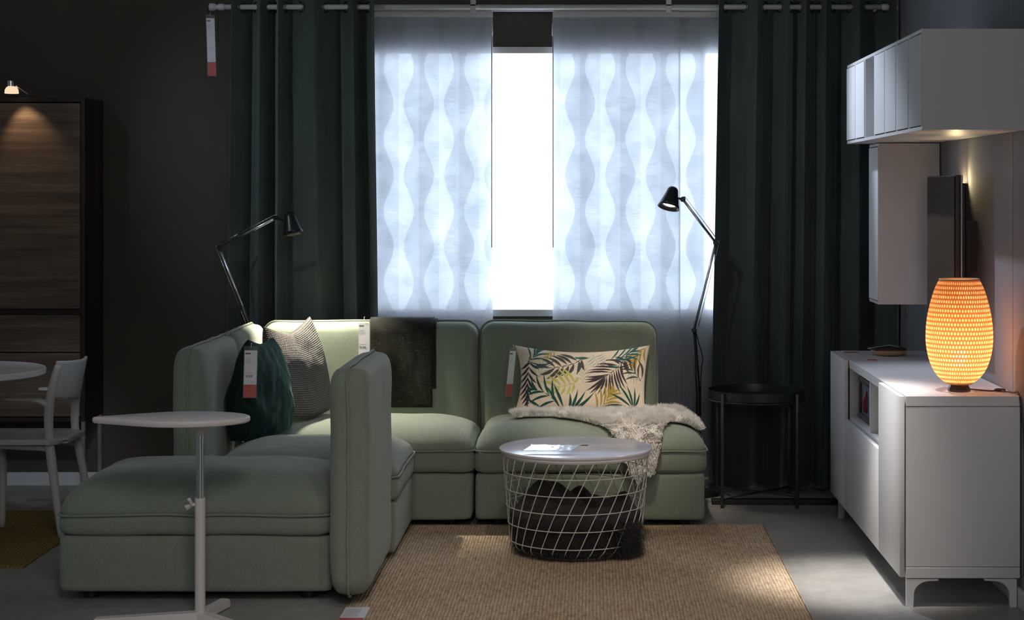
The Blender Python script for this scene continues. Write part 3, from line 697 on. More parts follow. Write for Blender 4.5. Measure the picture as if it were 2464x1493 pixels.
def legbar(p, q, name='base_leg', w0=.030, w1=.026, h0=.034, h1=.016):
    p, q = Vector(p), Vector(q); d = (q-p).normalized(); s_ = d.cross(Vector((0, 0, 1)))
    V = []
    for c_, w_, h_ in ((p, w0, h0), (q, w1, h1)):
        for sx, z in ((-1, .002), (1, .002), (.8, h_), (-.8, h_)): V.append(c_+s_*sx*w_+Vector((0, 0, z)))
    bm = bmesh.new(); vs = [bm.verts.new(v_) for v_ in V]
    for q_ in ((0, 1, 2, 3), (7, 6, 5, 4), (0, 4, 5, 1), (1, 5, 6, 2), (2, 6, 7, 3), (3, 7, 4, 0)): bm.faces.new([vs[i] for i in q_])
    bmesh.ops.bevel(bm, geom=bm.edges[:], offset=.003, segments=2, affect='EDGES')
    obj(name, MB().frombm(bm).mesh(), M['ltop'], lt, smooth='auto')
legbar((LX, LY, 0), (LX-.355, LY-.02, 0)); legbar((LX, LY, 0), (LX+.125, LY-.07, 0)); legbar((LX-.005, LY, 0), (-1.285, 6.235, 0), w0=.022, w1=.022, h0=.032, h1=.032)
# ---------------------------------------------------------------- tray table
TX, TY = .785, 8.355
tt = thing('tray_table', (TX, TY, 0), 'small round dark green metal tray table in front of the right curtain', 'side table')
prof = [(0, .492), (.222, .492), (.226, .495), (.2275, .53), (.2275, .535), (.2255, .535), (.2245, .53), (.223, .498), (.218, .496), (0, .496)]
obj('tray', MB().lathe(prof, (TX, TY, 0), 80, cap=False).mesh(), M['greenm'], tt, smooth='auto')
lg = []
for a in (225, 315, 45, 135):
    a = math.radians(a); x, y = TX+.236*math.cos(a)*1.04, TY+.236*math.sin(a)*.98
    obj('leg', MB().box(x-.008, x+.008, y-.006, y+.006, .001, .528, .002).mesh(), M['greenm'], tt, smooth='auto'); lg.append((x, y))
for i, j in ((0, 2), (1, 3)): obj('cross_bar', MB().tube([(lg[i][0], lg[i][1], .045+.012*i), (lg[j][0], lg[j][1], .045+.012*i)], .005, 8).mesh(), M['greenm'], tt)
ring = [(TX+.228*math.cos(a), TY+.228*math.sin(a), .487) for a in [2*PI*k_/64 for k_ in range(64)]]
obj('support_ring', MB().tube(ring, .005, 8, closed=True).mesh(), M['greenm'], tt)
# ---------------------------------------------------------------- floor lamps
glow = mat('lamp_bulb', (1, 1, 1), .5, emis=(1, .82, .72), es=9)
def lamp(base, j1, j2, j3, axis, top, label, power, lit_col=(1, .9, .72)):
    bx_, by_ = base; r = thing('floor_lamp', (bx_, by_, 0), label, 'floor lamp', 'black adjustable floor lamps'); j1, j2, j3 = Vector(j1), Vector(j2), Vector(j3)
    obj('base', MB().lathe([(0, .002), (.105, .002), (.108, .006), (.106, .018), (.09, .022), (0, .023)], (bx_, by_, 0), 48, cap=False).mesh(), M['black'], r, smooth='auto')
    obj('pole', MB().tube([(bx_, by_, .02), (bx_, by_, .5), j1-Vector((0, 0, .01))], [.0125, .0115, .0105], 16).mesh(), M['black'], r)
    for nm, p, q in (('lower_arm', j1, j2), ('upper_arm', j2, j3)):
        d = (q-p).normalized(); side = d.cross(Vector((0, 1, 0))).normalized()
        if nm == 'lower_arm' and label.startswith('black floor lamp behind the left'): side = -side if side.x > 0 else side
        a_ = obj(nm, MB().tube([p+d*.012, q-d*.012], .0068, 16).mesh(), M['chrome'], r)
        sd_ = side if side.z > 0 or abs(side.z) < .5 else -side
        if nm == 'lower_arm': sd_ = Vector((1, 0, 0)) if bx_ > 0 else Vector((-1, 0, 0))
        obj('tension_rod', MB().tube([p+d*.02+sd_*.016, q-d*.0+sd_*.016], .0013, 6).tube([p+d*.02+sd_*.016, p+d*.14+sd_*.016], .0022, 6).tube(smoothpath([q+sd_*.016, q+sd_*.013+d*.006, q+sd_*.004+d*.010], 5), .0022, 8).mesh(), M['chrome'], a_)
    for p in (j1, j2, j3): obj('joint', MB().lathe([(0, -.017), (.009, -.017), (.0125, -.014), (.0125, .014), (.009, .017), (0, .017)], p, 24, (0, 1, 0), cap=False).mesh(), M['black'], r, smooth='auto')
    ax = Vector(axis).normalized(); top = Vector(top)
    # bell shaped shade
    pr = [(.004, 0), (.014, .002), (.022, .008), (.0265, .017), (.030, .032), (.0385, .062), (.047, .088), (.053, .106), (.0515, .106), (.045, .086), (.036, .060), (.028, .033), (.022, .018), (.0, .012)]
    sh = obj('lamp_shade', MB().lathe(pr, top, 48, ax, cap=False).mesh(), M['black'], r)
    mid = top+ax*.05
    obj('swivel', MB().tube([j3, j3+(mid-j3)*.5, mid+(j3-mid).normalized()*.033], .005, 8).mesh(), M['black'], r)
    obj('bulb', MB().lathe([(0, .070), (.015, .071), (.027, .078), (.031, .086), (.029, .091), (0, .094)], top, 32, ax, cap=False).mesh(), glow, sh)
    # power cord down the pole
    sg = 1 if bx_ > 0 else -1
    obj('cord', MB().tube(smoothpath([j1+Vector((.008*sg, -.004, -.005)), (j1.x+.022, by_, j1.z-.06), (bx_+.022, by_, j1.z-.14), (bx_+.013, by_, j1.z-.24), (bx_+.013, by_, .05), (bx_+.03, by_-.06, .045), (bx_+.15, by_-.07, .008)]), .0025, 8).mesh(), M['blackp'], r)
    sp_ = bpy.data.lights.new('lamp_spot', 'SPOT'); sp_.energy = power; sp_.spot_size = math.radians(85); sp_.spot_blend = .5; sp_.shadow_soft_size = .02; sp_.color = lit_col
    so = bpy.data.objects.new('lamp_spot', sp_); C.objects.link(so); so.location = top+ax*.1; so.rotation_euler = ax.to_track_quat('-Z', 'Y').to_euler()
# right lamp
pxr = at(1680, 990, 8.56)
lamp((pxr.x, 8.56), at(1670, 795, 8.56), at(1722, 585, 8.50), at(1643, 480, 8.36), (-.24, -.30, -.92), at(1621, 450, 8.36), 'black floor lamp standing by the window beside the tray table', 5)
lamp((-1.615, 8.62), at(613, 812, 8.62), at(528, 596, 8.56), at(664, 525, 8.35), (.20, -.10, -.96), at(697, 511, 8.295), 'black floor lamp behind the left corner of the sofa', 90)
# ---------------------------------------------------------------- sideboard
CX0, CX1, CY0, CY1 = 1.113, 1.515, 6.235, 8.035; cz0, cz1 = .102, .744
YA, YB = 6.70, 7.60
sb = thing('sideboard', ((CX0+CX1)/2, 7.13, 0), 'long white media sideboard with an open compartment, along the right wall', 'sideboard')
t_ = .018
mb = MB(); mb.box(CX0, CX1, CY0, CY0+t_, cz0+.04, cz1-.038, .001); obj('end_panel', mb.mesh(), M['white'], sb, smooth=False)
obj('end_panel', MB().box(CX0, CX1, CY1-t_, CY1, cz0+.04, cz1-.038, .001).mesh(), M['white'], sb, smooth=False)
for y0, y1 in ((CY0-.001, YA-.0015), (YA+.0015, YB-.0015), (YB+.0015, CY1+.001)):
    obj('top_board', MB().box(CX0, CX1, y0, y1, cz1-.036, cz1, .0015).mesh(), M['white'], sb, smooth=False)
obj('bottom_board', MB().box(CX0, CX1, CY0-.001, CY1+.001, cz0, cz0+.038, .0015).mesh(), M['white'], sb, smooth=False)
obj('back_panel', MB().box(CX1-.008, CX1-.001, CY0+.02, CY1-.02, cz0+.03, cz1-.03).mesh(), M['white'], sb, smooth=False)
YD = 7.08
for y in (YA, YB, ): obj('divider', MB().box(CX0+.002, CX1-.01, y-t_/2, y+t_/2, cz0+.038, cz1-.036).mesh(), M['white'], sb, smooth=False)
mb = MB().box(CX0+.006, CX1-.01, YD-.009, YD+.009, .50, cz1-.036); obj('divider', mb.mesh(), M['white'], sb, smooth=False)
obj('shelf', MB().box(CX0+.004, CX1-.01, YA, YB, .482, .50).mesh(), M['white'], sb, smooth=False)
dvx = CX0-.004
obj('door', MB().box(dvx-.018, dvx, CY0+.001, YA-.002, cz0+.003, cz1-.001, .002).mesh(), M['white'], sb, smooth='auto')
obj('door', MB().box(dvx-.018, dvx, YA+.002, YB-.002, cz0+.003, .490, .002).mesh(), M['white'], sb, smooth='auto')
obj('door', MB().box(dvx-.018, dvx, YB+.002, CY1-.001, cz0+.003, cz1-.001, .002).mesh(), M['white'], sb, smooth='auto')
for z in (.53, .56, .59, .62, .65, .68): obj('peg_hole', MB().lathe([(.0022, 0), (.0022, .002)], (CX0+.05, YB-.0095, z), 8, (0, -1, 0)).mesh(), M['dark'], sb, smooth=False)
def bracketleg(x, y, sx):
    """bent bracket leg: post plus curved top plate"""
    bm_ = MB(); th = .022; hgt = cz0-.003
    P = [(0, 0), (.024, 0), (.0255, hgt-.055)]
    for i in range(1, 9): a = PI/2*i/8; P.append((.0255+.055*(1-math.cos(a)), hgt-.055+.048*math.sin(a)))
    P += [(.112, hgt-.006), (.112, hgt), (0, hgt)]
    V = [Vector((x+sx*a, y, b)) for a, b in P]+[Vector((x+sx*a, y+th, b)) for a, b in P]; n = len(P)
    Fc = [(i, (i+1) % n, n+(i+1) % n, n+i) for i in range(n)]+[tuple(range(n))[::-1], tuple(range(n, 2*n))]
    obj('leg', bm_.add(V, Fc).mesh(), M['white'], sb, smooth='auto')
for y in (CY0+.0, CY1-.10): bracketleg(CX0+.002, y, 1); bracketleg(CX1-.012, y, -1)
# ---------------------------------------------------------------- wall cabinets: seven narrow units in a row
U0, U1, uz0, uz1 = 1.15, 1.515, 1.68, 2.03
ys = np.linspace(6.13, 7.92, 8); grp = 'white narrow wall cabinets in a row'
lab = ['white narrow wall cabinet nearest the camera at the row end', 'second white narrow wall cabinet from the near end of the row', 'third white narrow wall cabinet from the near end of the row',
       'fourth white wall cabinet, just before the open compartment', 'open white wall cabinet without a door in the row', 'white narrow wall cabinet just beyond the open compartment', 'white narrow wall cabinet at the far end, above the tall box']
for i in range(7):
    y0, y1 = ys[i]+.0008, ys[i+1]-.0008; r = thing('wall_cabinet', (U1, (y0+y1)/2, uz0), lab[i], 'wall cabinet', grp)
    q = .012; mb = MB().box(U0, U1, y0, y0+q, uz0, uz1).box(U0, U1, y1-q, y1, uz0, uz1).box(U0, U1, y0+q, y1-q, uz0, uz0+q).box(U0, U1, y0+q, y1-q, uz1-q, uz1).box(U1-.006, U1-.0005, y0+q, y1-q, uz0+q, uz1-q)
    obj('body', mb.mesh(), M['white'], r, smooth=False)
    if i != 4: obj('door', MB().box(U0-.003, U0+.014, y0+.004, y1-.004, uz0+.016, uz1-.016, .0015).mesh(), M['satin'], r, smooth=False)
    if i != 4: obj('door_gap', MB().box(U0+.004, U0+.006, y0+.004, y1-.004, uz0+.0125, uz1-.0125).mesh(), M['dark'], r, smooth=False)
r = thing('wall_cabinet', (1.515, 7.80, .977), 'tall narrow white wall cabinet hanging below the far end of the cabinet row', 'wall cabinet')
x0, x1, y0, y1, z0, z1 = 1.25, 1.515, 7.67, 7.92, .977, 1.676; q = .012
obj('body', MB().box(x0, x1, y0, y0+q, z0, z1).box(x0, x1, y1-q, y1, z0, z1).box(x0, x1, y0+q, y1-q, z0, z0+q).box(x0, x1, y0+q, y1-q, z1-q, z1).box(x1-.006, x1-.0005, y0+q, y1-q, z0+q, z1-q).mesh(), M['white'], r, smooth=False)
obj('door', MB().box(x0-.003, x0+.014, y0+.004, y1-.004, z0+.016, z1-.016, .0015).mesh(), M['satin'], r, smooth=False)
# ---------------------------------------------------------------- television
tv = thing('television', (1.43, 7.07, 1.2), 'flat black television seen from its edge, behind the glowing woven lamp', 'television')
M['screen'] = mat('brown_reflection_screen', (.06, .041, .028), .6, spec=.04)  # brown of the screen's reflection put into the base colour, gloss nearly off
obj('screen', MB().box(1.398, 1.402, 6.80, 7.34, .965, 1.525, .001).mesh(), M['screen'], tv, smooth=False)
obj('housing', MB().box(1.402, 1.432, 6.795, 7.345, .96, 1.53, .004).box(1.432, 1.455, 6.83, 7.31, 1.0, 1.50, .008).mesh(), M['blackp'], tv, smooth='auto')
obj('edge_highlight', MB().box(1.424, 1.428, 6.792, 6.7955, .96, 1.53).mesh(), M['chrome'], tv, smooth=False)  # highlight on the housing edge, shaped as a thin chrome strip
obj('wall_mount', MB().box(1.455, 1.519, 6.95, 7.19, 1.15, 1.35).mesh(), M['blackp'], tv, smooth=False)
# small lamp lighting the wall above the television
r = thing('cabinet_light', (1.50, 7.18, 1.49), 'small warm light glowing on the wall above the television', 'light')
obj('housing', MB().box(1.458, 1.519, 7.12, 7.24, 1.492, 1.500, .002).mesh(), M['blackp'], r, smooth=False)
obj('diffuser', MB().box(1.465, 1.512, 7.13, 7.23, 1.500, 1.503).mesh(), mat('warm_led', (1, 1, 1), .5, emis=(1, .72, .38), es=12), r, smooth=False)
l = bpy.data.lights.new('led', 'SPOT'); l.energy = .9; l.color = (1, .78, .42); l.shadow_soft_size = .012; l.spot_size = math.radians(160); l.spot_blend = .8
o = bpy.data.objects.new('led', l); C.objects.link(o); o.location = (1.472, 7.12, 1.512); aim(o, (1.52, 6.98, 1.55))
# ---------------------------------------------------------------- woven lamp
QX, QY = 1.333, 6.39; qz = cz1
wl = thing('woven_table_lamp', (QX, QY, qz), 'glowing egg-shaped woven bamboo table lamp on the near end of the sideboard', 'table lamp')
pr = [(0, 0), (.0385, .0), (.0415, .004), (.040, .010), (.034, .020), (.0325, .030), (.0325, .034), (0, .034)]
obj('base', MB().lathe([(r_, h_+qz) for r_, h_ in pr], (QX, QY, 0), 40, cap=False).mesh(), mat('dark_lacquer', (.06, .035, .028), .12, .3), wl)
shp = [(.044, .030), (.062, .040), (.083, .062), (.100, .092), (.112, .13), (.1185, .17), (.1195, .205), (.117, .245), (.110, .290), (.099, .335), (.087, .372), (.076, .395), (.070, .404)]
P = smoothpath([(a, b, 0) for a, b in shp], 6)
NA = 96; V = []; uv = []
for p in P:
    for k_ in range(NA+1): a = 2*PI*k_/NA; V.append((QX+p.x*math.cos(a), QY+p.x*math.sin(a), qz+p.y)); uv.append((k_/NA, p.y/.4))
Fc = [(i*(NA+1)+k_, i*(NA+1)+k_+1, (i+1)*(NA+1)+k_+1, (i+1)*(NA+1)+k_) for i in range(len(P)-1) for k_ in range(NA)]
me = bpy.data.meshes.new('shade'); me.from_pydata(V, [], Fc); ul = me.uv_layers.new(name='UVMap')
for lp in me.loops: ul.data[lp.index].uv = uv[lp.vertex_index]
m = bpy.data.materials.new('bamboo_weave'); m.use_nodes = True; t = NT(m); t.t.nodes.remove(t.b)
tc = t.n('ShaderNodeTexCoord'); sp = t.n('ShaderNodeSeparateXYZ'); t.l(tc.outputs['UV'], sp.inputs[0])
row = t.math('MULTIPLY', sp.outputs[1], 25.0); ri = t.math('FLOORED_MODULO', t.math('FLOOR', row), 2.0)
cc = t.math('ADD', t.math('MULTIPLY', sp.outputs[0], 66.0), t.math('MULTIPLY', ri, .5))
e1 = t.math('SINE', t.math('MULTIPLY', t.math('FRACT', row), PI)); e2 = t.math('SINE', t.math('MULTIPLY', t.math('FRACT', cc), PI))
hol = t.math('MULTIPLY', e1, e2); nz = t.noise(t.coords((60, 60, 60)), 1, 3)
hole = t.math('MULTIPLY', t.math('SMOOTH_MIN', t.math('MAXIMUM', t.math('MULTIPLY_ADD', hol, 1.6, -1.15), 0.0), 1.0, .1), nz)
tr = t.n('ShaderNodeBsdfTranslucent'); t.l(t.ramp(t.math('MULTIPLY', hol, t.math('MULTIPLY_ADD', nz, .8, .6)), [(.15, (.24, .085, .030)), (.5, (.40, .165, .06)), (.85, (.95, .62, .28))]), tr.inputs[0])
df = t.n('ShaderNodeBsdfDiffuse'); df.inputs[0].default_value = (.62, .36, .18, 1)
a1 = t.n('ShaderNodeMixShader'); a1.inputs[0].default_value = .25; t.l(tr.outputs[0], a1.inputs[1]); t.l(df.outputs[0], a1.inputs[2])
tp = t.n('ShaderNodeBsdfTransparent'); a2 = t.n('ShaderNodeMixShader'); t.l(hole, a2.inputs[0]); t.l(a1.outputs[0], a2.inputs[1]); t.l(tp.outputs[0], a2.inputs[2])
t.l(a2.outputs[0], t.t.nodes['Material Output'].inputs[0])
wsh = obj('lamp_shade', me, m, wl)
M['bamboo'] = mat('bamboo', (.62, .36, .17), .6)
for p in (P[0], P[-1]): obj('rim', MB().tube([(QX+p.x*math.cos(a), QY+p.x*math.sin(a), qz+p.y) for a in [2*PI*k_/64 for k_ in range(64)]], .0035, 8, closed=True).mesh(), M['bamboo'], wsh)
bulbm = mat('hot_bulb', (1, 1, 1), .5, emis=(1, .80, .50), es=45)
obj('bulb', MB().lathe([(.0, .085), (.012, .087), (.022, .10), (.028, .118), (.027, .134), (.018, .146), (.0, .151)], (QX, QY, qz), 24, cap=False).mesh(), bulbm, wl)
obj('socket', MB().tube([(QX, QY, qz+.03), (QX, QY, qz+.088)], .013, 12).mesh(), M['blackp'], wl)
l = bpy.data.lights.new('bulb', 'POINT'); l.energy = 2.7; l.color = (1, .56, .31); l.shadow_soft_size = .03
o = bpy.data.objects.new('bulb_light', l); C.objects.link(o); o.location = (QX, QY, qz+.20)
cd = obj('cord', MB().tube(smoothpath([(QX+.035, QY, qz+.008), (QX+.07, QY-.002, qz+.005), (QX+.11, QY-.01, qz+.003), (QX+.14, QY-.02, qz+.004), (QX+.168, QY-.10, qz+.006), (QX+.180, QY-.155, qz-.004), (1.5165, 6.18, .55), (1.5165, 6.18, .12)]), .0028, 8).mesh(), mat('brown_cord', (.05, .02, .025), .5), wl)
mb = MB(); loft(mb, [(.012, -.006), (.003, -.004), (0, 0), (.003, .004), (.012, .006)], (QX+.142, QY-.022, qz+.007), .021, .010, .009, ((.9, -.43, 0), (.43, .9, 0), (0, 0, 1)))
obj('cord_switch', mb.mesh(), M['blackp'], cd)
# ---------------------------------------------------------------- basket and label on the far end of the sideboard, picture in the compartment
bk = thing('bamboo_tray', (1.31, 7.81, cz1), 'small round bamboo tray holding dark pamphlets on the far end of the sideboard', 'tray')
obj('bowl', MB().lathe([(0, .002), (.062, .002), (.074, .010), (.080, .024), (.078, .025), (.071, .012), (0, .006)], (1.32, 7.81, cz1), 40, cap=False).mesh(), mat('pale_bamboo', (.55, .38, .20), .5), bk)
obj('name_plate', MB().box(1.308, 1.330, 7.7325, 7.736, cz1+.008, cz1+.019).mesh(), M['inkg'], bk, smooth=False)
o = obj('pamphlet', MB().box(1.235, 1.385, 7.75, 7.87, cz1+.0275, cz1+.034, .001).mesh(), M['blackp'], org=(1.31, 7.81, cz1+.027)); tag(o, 'black pamphlet lying across the bamboo tray on the sideboard', 'booklet')
o = obj('cable', MB().tube(smoothpath([(1.225, 7.80, cz1+.030), (1.25, 7.77, cz1+.038), (1.29, 7.79, cz1+.042), (1.32, 7.81, cz1+.044), (1.35, 7.78, cz1+.040), (1.37, 7.80, cz1+.037)]), .0018, 6).mesh(), mat('pale_cable', (.6, .58, .5), .4), org=(1.3, 7.8, cz1+.035)); tag(o, 'thin pale cord curled on the black pamphlet', 'cord')
for x0, x1, y, dep, lb in ((1.14, 1.245, 7.93, .03, 'red and white label strip at the far edge of the sideboard top'), (1.19, 1.255, 7.57, .03, 'red and white label strip on the seam of the sideboard top')):
    r = thing('shelf_label', ((x0+x1)/2, y, cz1), lb, 'label', 'label strips on the sideboard')
    obj('red_part', MB().box(x0, x0+(x1-x0)*.6, y, y+dep, cz1+.0002, cz1+.0016).mesh(), M['red'], r, smooth=False)
    obj('white_part', MB().box(x0+(x1-x0)*.6, x1+.03, y, y+dep, cz1+.0002, cz1+.0016).mesh(), M['paper'], r, smooth=False)
r = thing('picture_frame', (1.165, 7.34, .50), 'small dark picture frame with a blue picture in the open compartment', 'picture frame')
M['pic'] = mat('blue_picture', (.13, .21, .27), .3); M['frame'] = mat('carved_dark_frame', (.05, .045, .045), .45)
mb = MB(); a, b = 7.11, 7.57
for y0, y1, z0, z1 in ((a, b, .501, .525), (a, b, .655, .68), (a, a+.028, .525, .655), (b-.028, b, .525, .655)): mb.box(1.148, 1.178, y0, y1, z0, z1, .004)
for k_ in range(22): mb.lathe([(0, 0), (.006, .002), (0, .007)], (1.148, a+.01+(b-a-.02)*k_/21, .513), 8, (-1, 0, 0), cap=False)
for k_ in range(22): mb.lathe([(0, 0), (.005, .002), (0, .006)], (1.148, a+.01+(b-a-.02)*k_/21, .668), 8, (-1, 0, 0), cap=False)
obj('frame', mb.mesh(), M['frame'], r, smooth='auto')
obj('picture', MB().box(1.158, 1.164, a+.028, b-.028, .525, .655).mesh(), M['pic'], r, smooth=False)
obj('figure', MB().lathe([(0, 0), (.016, .01), (.022, .05), (.012, .08), (.0, .105)], (1.158, 7.40, .535), 16, cap=False).mesh(), mat('dull_red', (.25, .03, .04), .5), r)
# ---------------------------------------------------------------- walnut cabinet
wc = thing('walnut_cabinet', (-2.8, 8.67, .36), 'tall dark walnut cabinet on chrome legs against the left wall', 'cabinet')
X1, X0, Y0_, Y1_, Z0, Z1 = -2.43, -3.63, 8.51, 8.835, .36, 1.92
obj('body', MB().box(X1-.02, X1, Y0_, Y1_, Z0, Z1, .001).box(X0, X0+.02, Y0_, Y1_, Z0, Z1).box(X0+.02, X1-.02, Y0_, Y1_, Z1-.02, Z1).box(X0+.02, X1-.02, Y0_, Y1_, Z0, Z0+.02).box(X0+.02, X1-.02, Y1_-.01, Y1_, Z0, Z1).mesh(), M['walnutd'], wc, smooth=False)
def front(x0, x1, z0, z1, name): obj(name, MB().box(x0, x1, Y0_+.004, Y0_+.022, z0, z1, .0015).mesh(), M['walnut'], wc, smooth=False)
xm = (X0+X1)/2
for x0, x1 in ((X0+.024, xm-.002), (xm+.002, X1-.024)):
    front(x0, x1, .903, Z1-.026, 'door'); front(x0, x1, .695, .872, 'drawer'); front(x0, x1, .384, .690, 'drawer'); 
obj('grip_rail', MB().box(X0+.02, X1-.02, Y0_+.03, Y0_+.04, .872, .903).mesh(), M['walnutd'], wc, smooth=False)
for x in (X1-.012, X0+.012):
    for y in (Y0_+.02, Y1_-.02): obj('leg', MB().box(x-.009, x+.009, y-.009, y+.009, .001, Z0, .001).mesh(), M['chrome'], wc, smooth=False)
# cabinet light
r = thing('cabinet_light', (-2.74, 8.55, Z1), 'small glowing cabinet light on top of the walnut cabinet', 'light')
lc = at(28, 212, 8.42)
obj('arm', MB().tube(smoothpath([(lc.x+.07, 8.60, Z1+.006), (lc.x+.06, 8.50, Z1+.012), (lc.x+.02, 8.42, lc.z+.012)]), .004, 8).mesh(), M['chrome'], r)
obj('socket', MB().lathe([(0, .034), (.016, .034), (.0165, .008), (.012, .006), (0, .006)], (lc.x-.004, 8.42, lc.z), 24, cap=False).mesh(), M['chrome'], r, smooth='auto')
obj('glass_shade', MB().lathe([(.012, .008), (.024, .004), (.031, -.008), (.033, -.026), (.031, -.026), (.028, -.008), (.012, .004)], (lc.x, 8.42, lc.z), 32, cap=False).mesh(), mat('frosted_glow', (1, .95, .9), .4, emis=(1, .72, .45), es=.9), r)
l = bpy.data.lights.new('cab', 'SPOT'); l.energy = 2.6; l.color = (1, .72, .45); l.spot_size = math.radians(75); l.spot_blend = .7; l.shadow_soft_size = .012
o = bpy.data.objects.new('cab_spot', l); C.objects.link(o); o.location = (lc.x+.02, 8.42, lc.z-.025); aim(o, (lc.x+.06, 8.51, 1.70))
# ---------------------------------------------------------------- dining table and armchair
M['chair'] = mat('white_plastic', (.50, .49, .47), .45)
dt = thing('dining_table', (-2.585, 7.22, 0), 'round white dining table cut by the left edge of the picture', 'table')
obj('tabletop', MB().lathe([(0, .742), (.346, .742), (.35, .738), (.35, .719), (.347, .716), (0, .716)], (-2.585, 7.22, 0), 80, cap=False).mesh(), M['ltop'], dt, smooth='auto')
obj('column', MB().tube([(-2.585, 7.22, .715), (-2.585, 7.22, .03)], .03, 20).mesh(), M['ltop'], dt)
obj('foot_plate', MB().lathe([(0, .013), (.15, .013), (.15, .022), (.04, .035), (0, .035)], (-2.585, 7.22, 0), 48, cap=False).mesh(), M['ltop'], dt, smooth='auto')
YN, YF = 7.42, 7.72
ch = thing('armchair', (-2.4, 7.57, .01), 'white plastic armchair with curved back, pushed up to the round dining table', 'chair')
def sweep(name, pts, rad, Y=None, flat=1, n=14):
    P = smoothpath(pts, 6); R = []
    for i in range(len(P)):
        q = i/(len(P)-1)*(len(rad)-1); k_ = min(int(q), len(rad)-2); R.append(rad[k_]*(1-(q-k_))+rad[k_+1]*(q-k_))
    obj(name, MB().tube(P, [(a, a*flat) for a in R], n, up=(0, 1, 0)).mesh(), M['chair'], ch)
sweep('rear_leg', [at(140, 880, YN), at(127, 930, YN), at(118, 985, YN), at(118, 1050, YN), at(124, 1110, YN), at(133, 1180, YN), (at(148, 1300, YN).x, YN, .012)], [.014, .019, .021, .019, .021, .018, .014], flat=.8)
sweep('rear_leg', [at(200, 870, YF), at(190, 920, YF), at(181, 970, YF), at(181, 1030, YF), at(190, 1080, YF), at(203, 1150, YF), (at(218, 1270, YF).x, YF, .012)], [.012, .017, .019, .018, .019, .017, .013], flat=.8)
for Y in (YN+.01, YF-.05): sweep('front_leg', [(-2.585+.03, Y, .41), (-2.545, Y, .25), (-2.548 if Y > 7.6 else -2.60, Y, .012)], [.018, .017, .013])
def seatf(a_, b_, top=True):
    x = -2.64+.445*a_; y = YN-.035+(YF-YN+.07)*b_
    z = .435-.018*math.sin(PI*b_)*math.sin(PI*min(1, a_*1.1))-.05*max(0, a_-.80)**1.2-.02*max(0, .12-a_)*8*.3
    e_ = min(1, min(b_, 1-b_)*8); z -= .006*(1-e_)
    ins = .06*max(0, a_-.86)/.14*(1 if b_ < .5 else -1)*(abs(b_-.5)*2)**4
    return (x, y+ins, z)
o = obj('seat', MB().grid(seatf, 30, 24).mesh(), M['chair'], ch); sd = o.modifiers.new('thick', 'SOLIDIFY'); sd.thickness = .022; sd.offset = 1 if False else -1; bv = o.modifiers.new('b', 'BEVEL'); bv.width = .006; bv.segments = 2
for P in ([(-2.54, YN+.02, .40), (-2.40, YN+.02, .392), (-2.29, YN+.02, .385), (-2.255, YN+.01, .36)], [(-2.54, YF-.02, .40), (-2.40, YF-.02, .392), (-2.25, YF, .37)]):
    obj('side_rail', MB().tube(smoothpath(P), .014, 10).mesh(), M['chair'], ch)
TLn, TFn, BFn, BNn = at(137, 869, YN-.005), at(207, 857, YF+.01), at(186, 958, YF), at(128, 958, YN)
def backf(a_, b_):
    p = TLn.lerp(TFn, a_).lerp(BNn.lerp(BFn, a_), b_); bow = 4*a_*(1-a_)
    return p+Vector((.032*bow, 0, -.006*bow*(1-b_)))
o = obj('backrest', MB().grid(backf, 24, 14).mesh(), M['chair'], ch); sd = o.modifiers.new('thick', 'SOLIDIFY'); sd.thickness = .014; sd.offset = 0; bv = o.modifiers.new('b', 'BEVEL'); bv.width = .004; bv.segments = 2
for Y, xs, yj, ya in ((YN, (122, 105, 88, 55, 14), (968, 966), 962), (YF, (181, 150, 130, 118, 96), (955, 948), 938)):
    pz = [at(xs[0], yj[0]+12, Y), at(xs[1], yj[1]+4, Y), at(xs[2], ya+2, Y), at(xs[3], ya, Y), at(xs[4], ya-1, Y)]
    P = smoothpath(pz, 6); R = [(.016-.008*i/(len(P)-1), .014+.012*min(1, i/12)) for i in range(len(P))]
    obj('armrest', MB().tube(P, R, 14, up=(0, 0, 1) if False else (0, 1, 0)).mesh(), M['chair'], ch)
# ---------------------------------------------------------------- price tags
def text(s_, size, org, rt, up, m_, parent, name='printing', off=.0012):
    cu = bpy.data.curves.new('t', 'FONT'); cu.body = s_; cu.size = size; cu.extrude = .0001
    to = bpy.data.objects.new('t', cu); C.objects.link(to); bpy.context.view_layer.update()
    me = bpy.data.meshes.new_from_object(to.evaluated_get(bpy.context.evaluated_depsgraph_get())); bpy.data.objects.remove(to)
    n = rt.cross(up).normalized(); mt = Matrix((( rt.x, up.x, n.x, 0), (rt.y, up.y, n.y, 0), (rt.z, up.z, n.z, 0), (0, 0, 0, 1)))
    me.transform(Matrix.Translation(Vector(org)+n*off) @ mt)
    obj(name, me, m_, parent, smooth=False)
def slab(mb, p, rt, up, w_, h_, t0, t1):
    n = rt.cross(up).normalized(); V = [p+n*tt_+rt*a+up*b for tt_ in (t0, t1) for a, b in ((0, 0), (w_, 0), (w_, h_), (0, h_))]
    return mb.add(V, [(0, 1, 2, 3), (7, 6, 5, 4), (0, 1, 5, 4), (1, 2, 6, 5), (2, 3, 7, 6), (3, 0, 4, 7)])
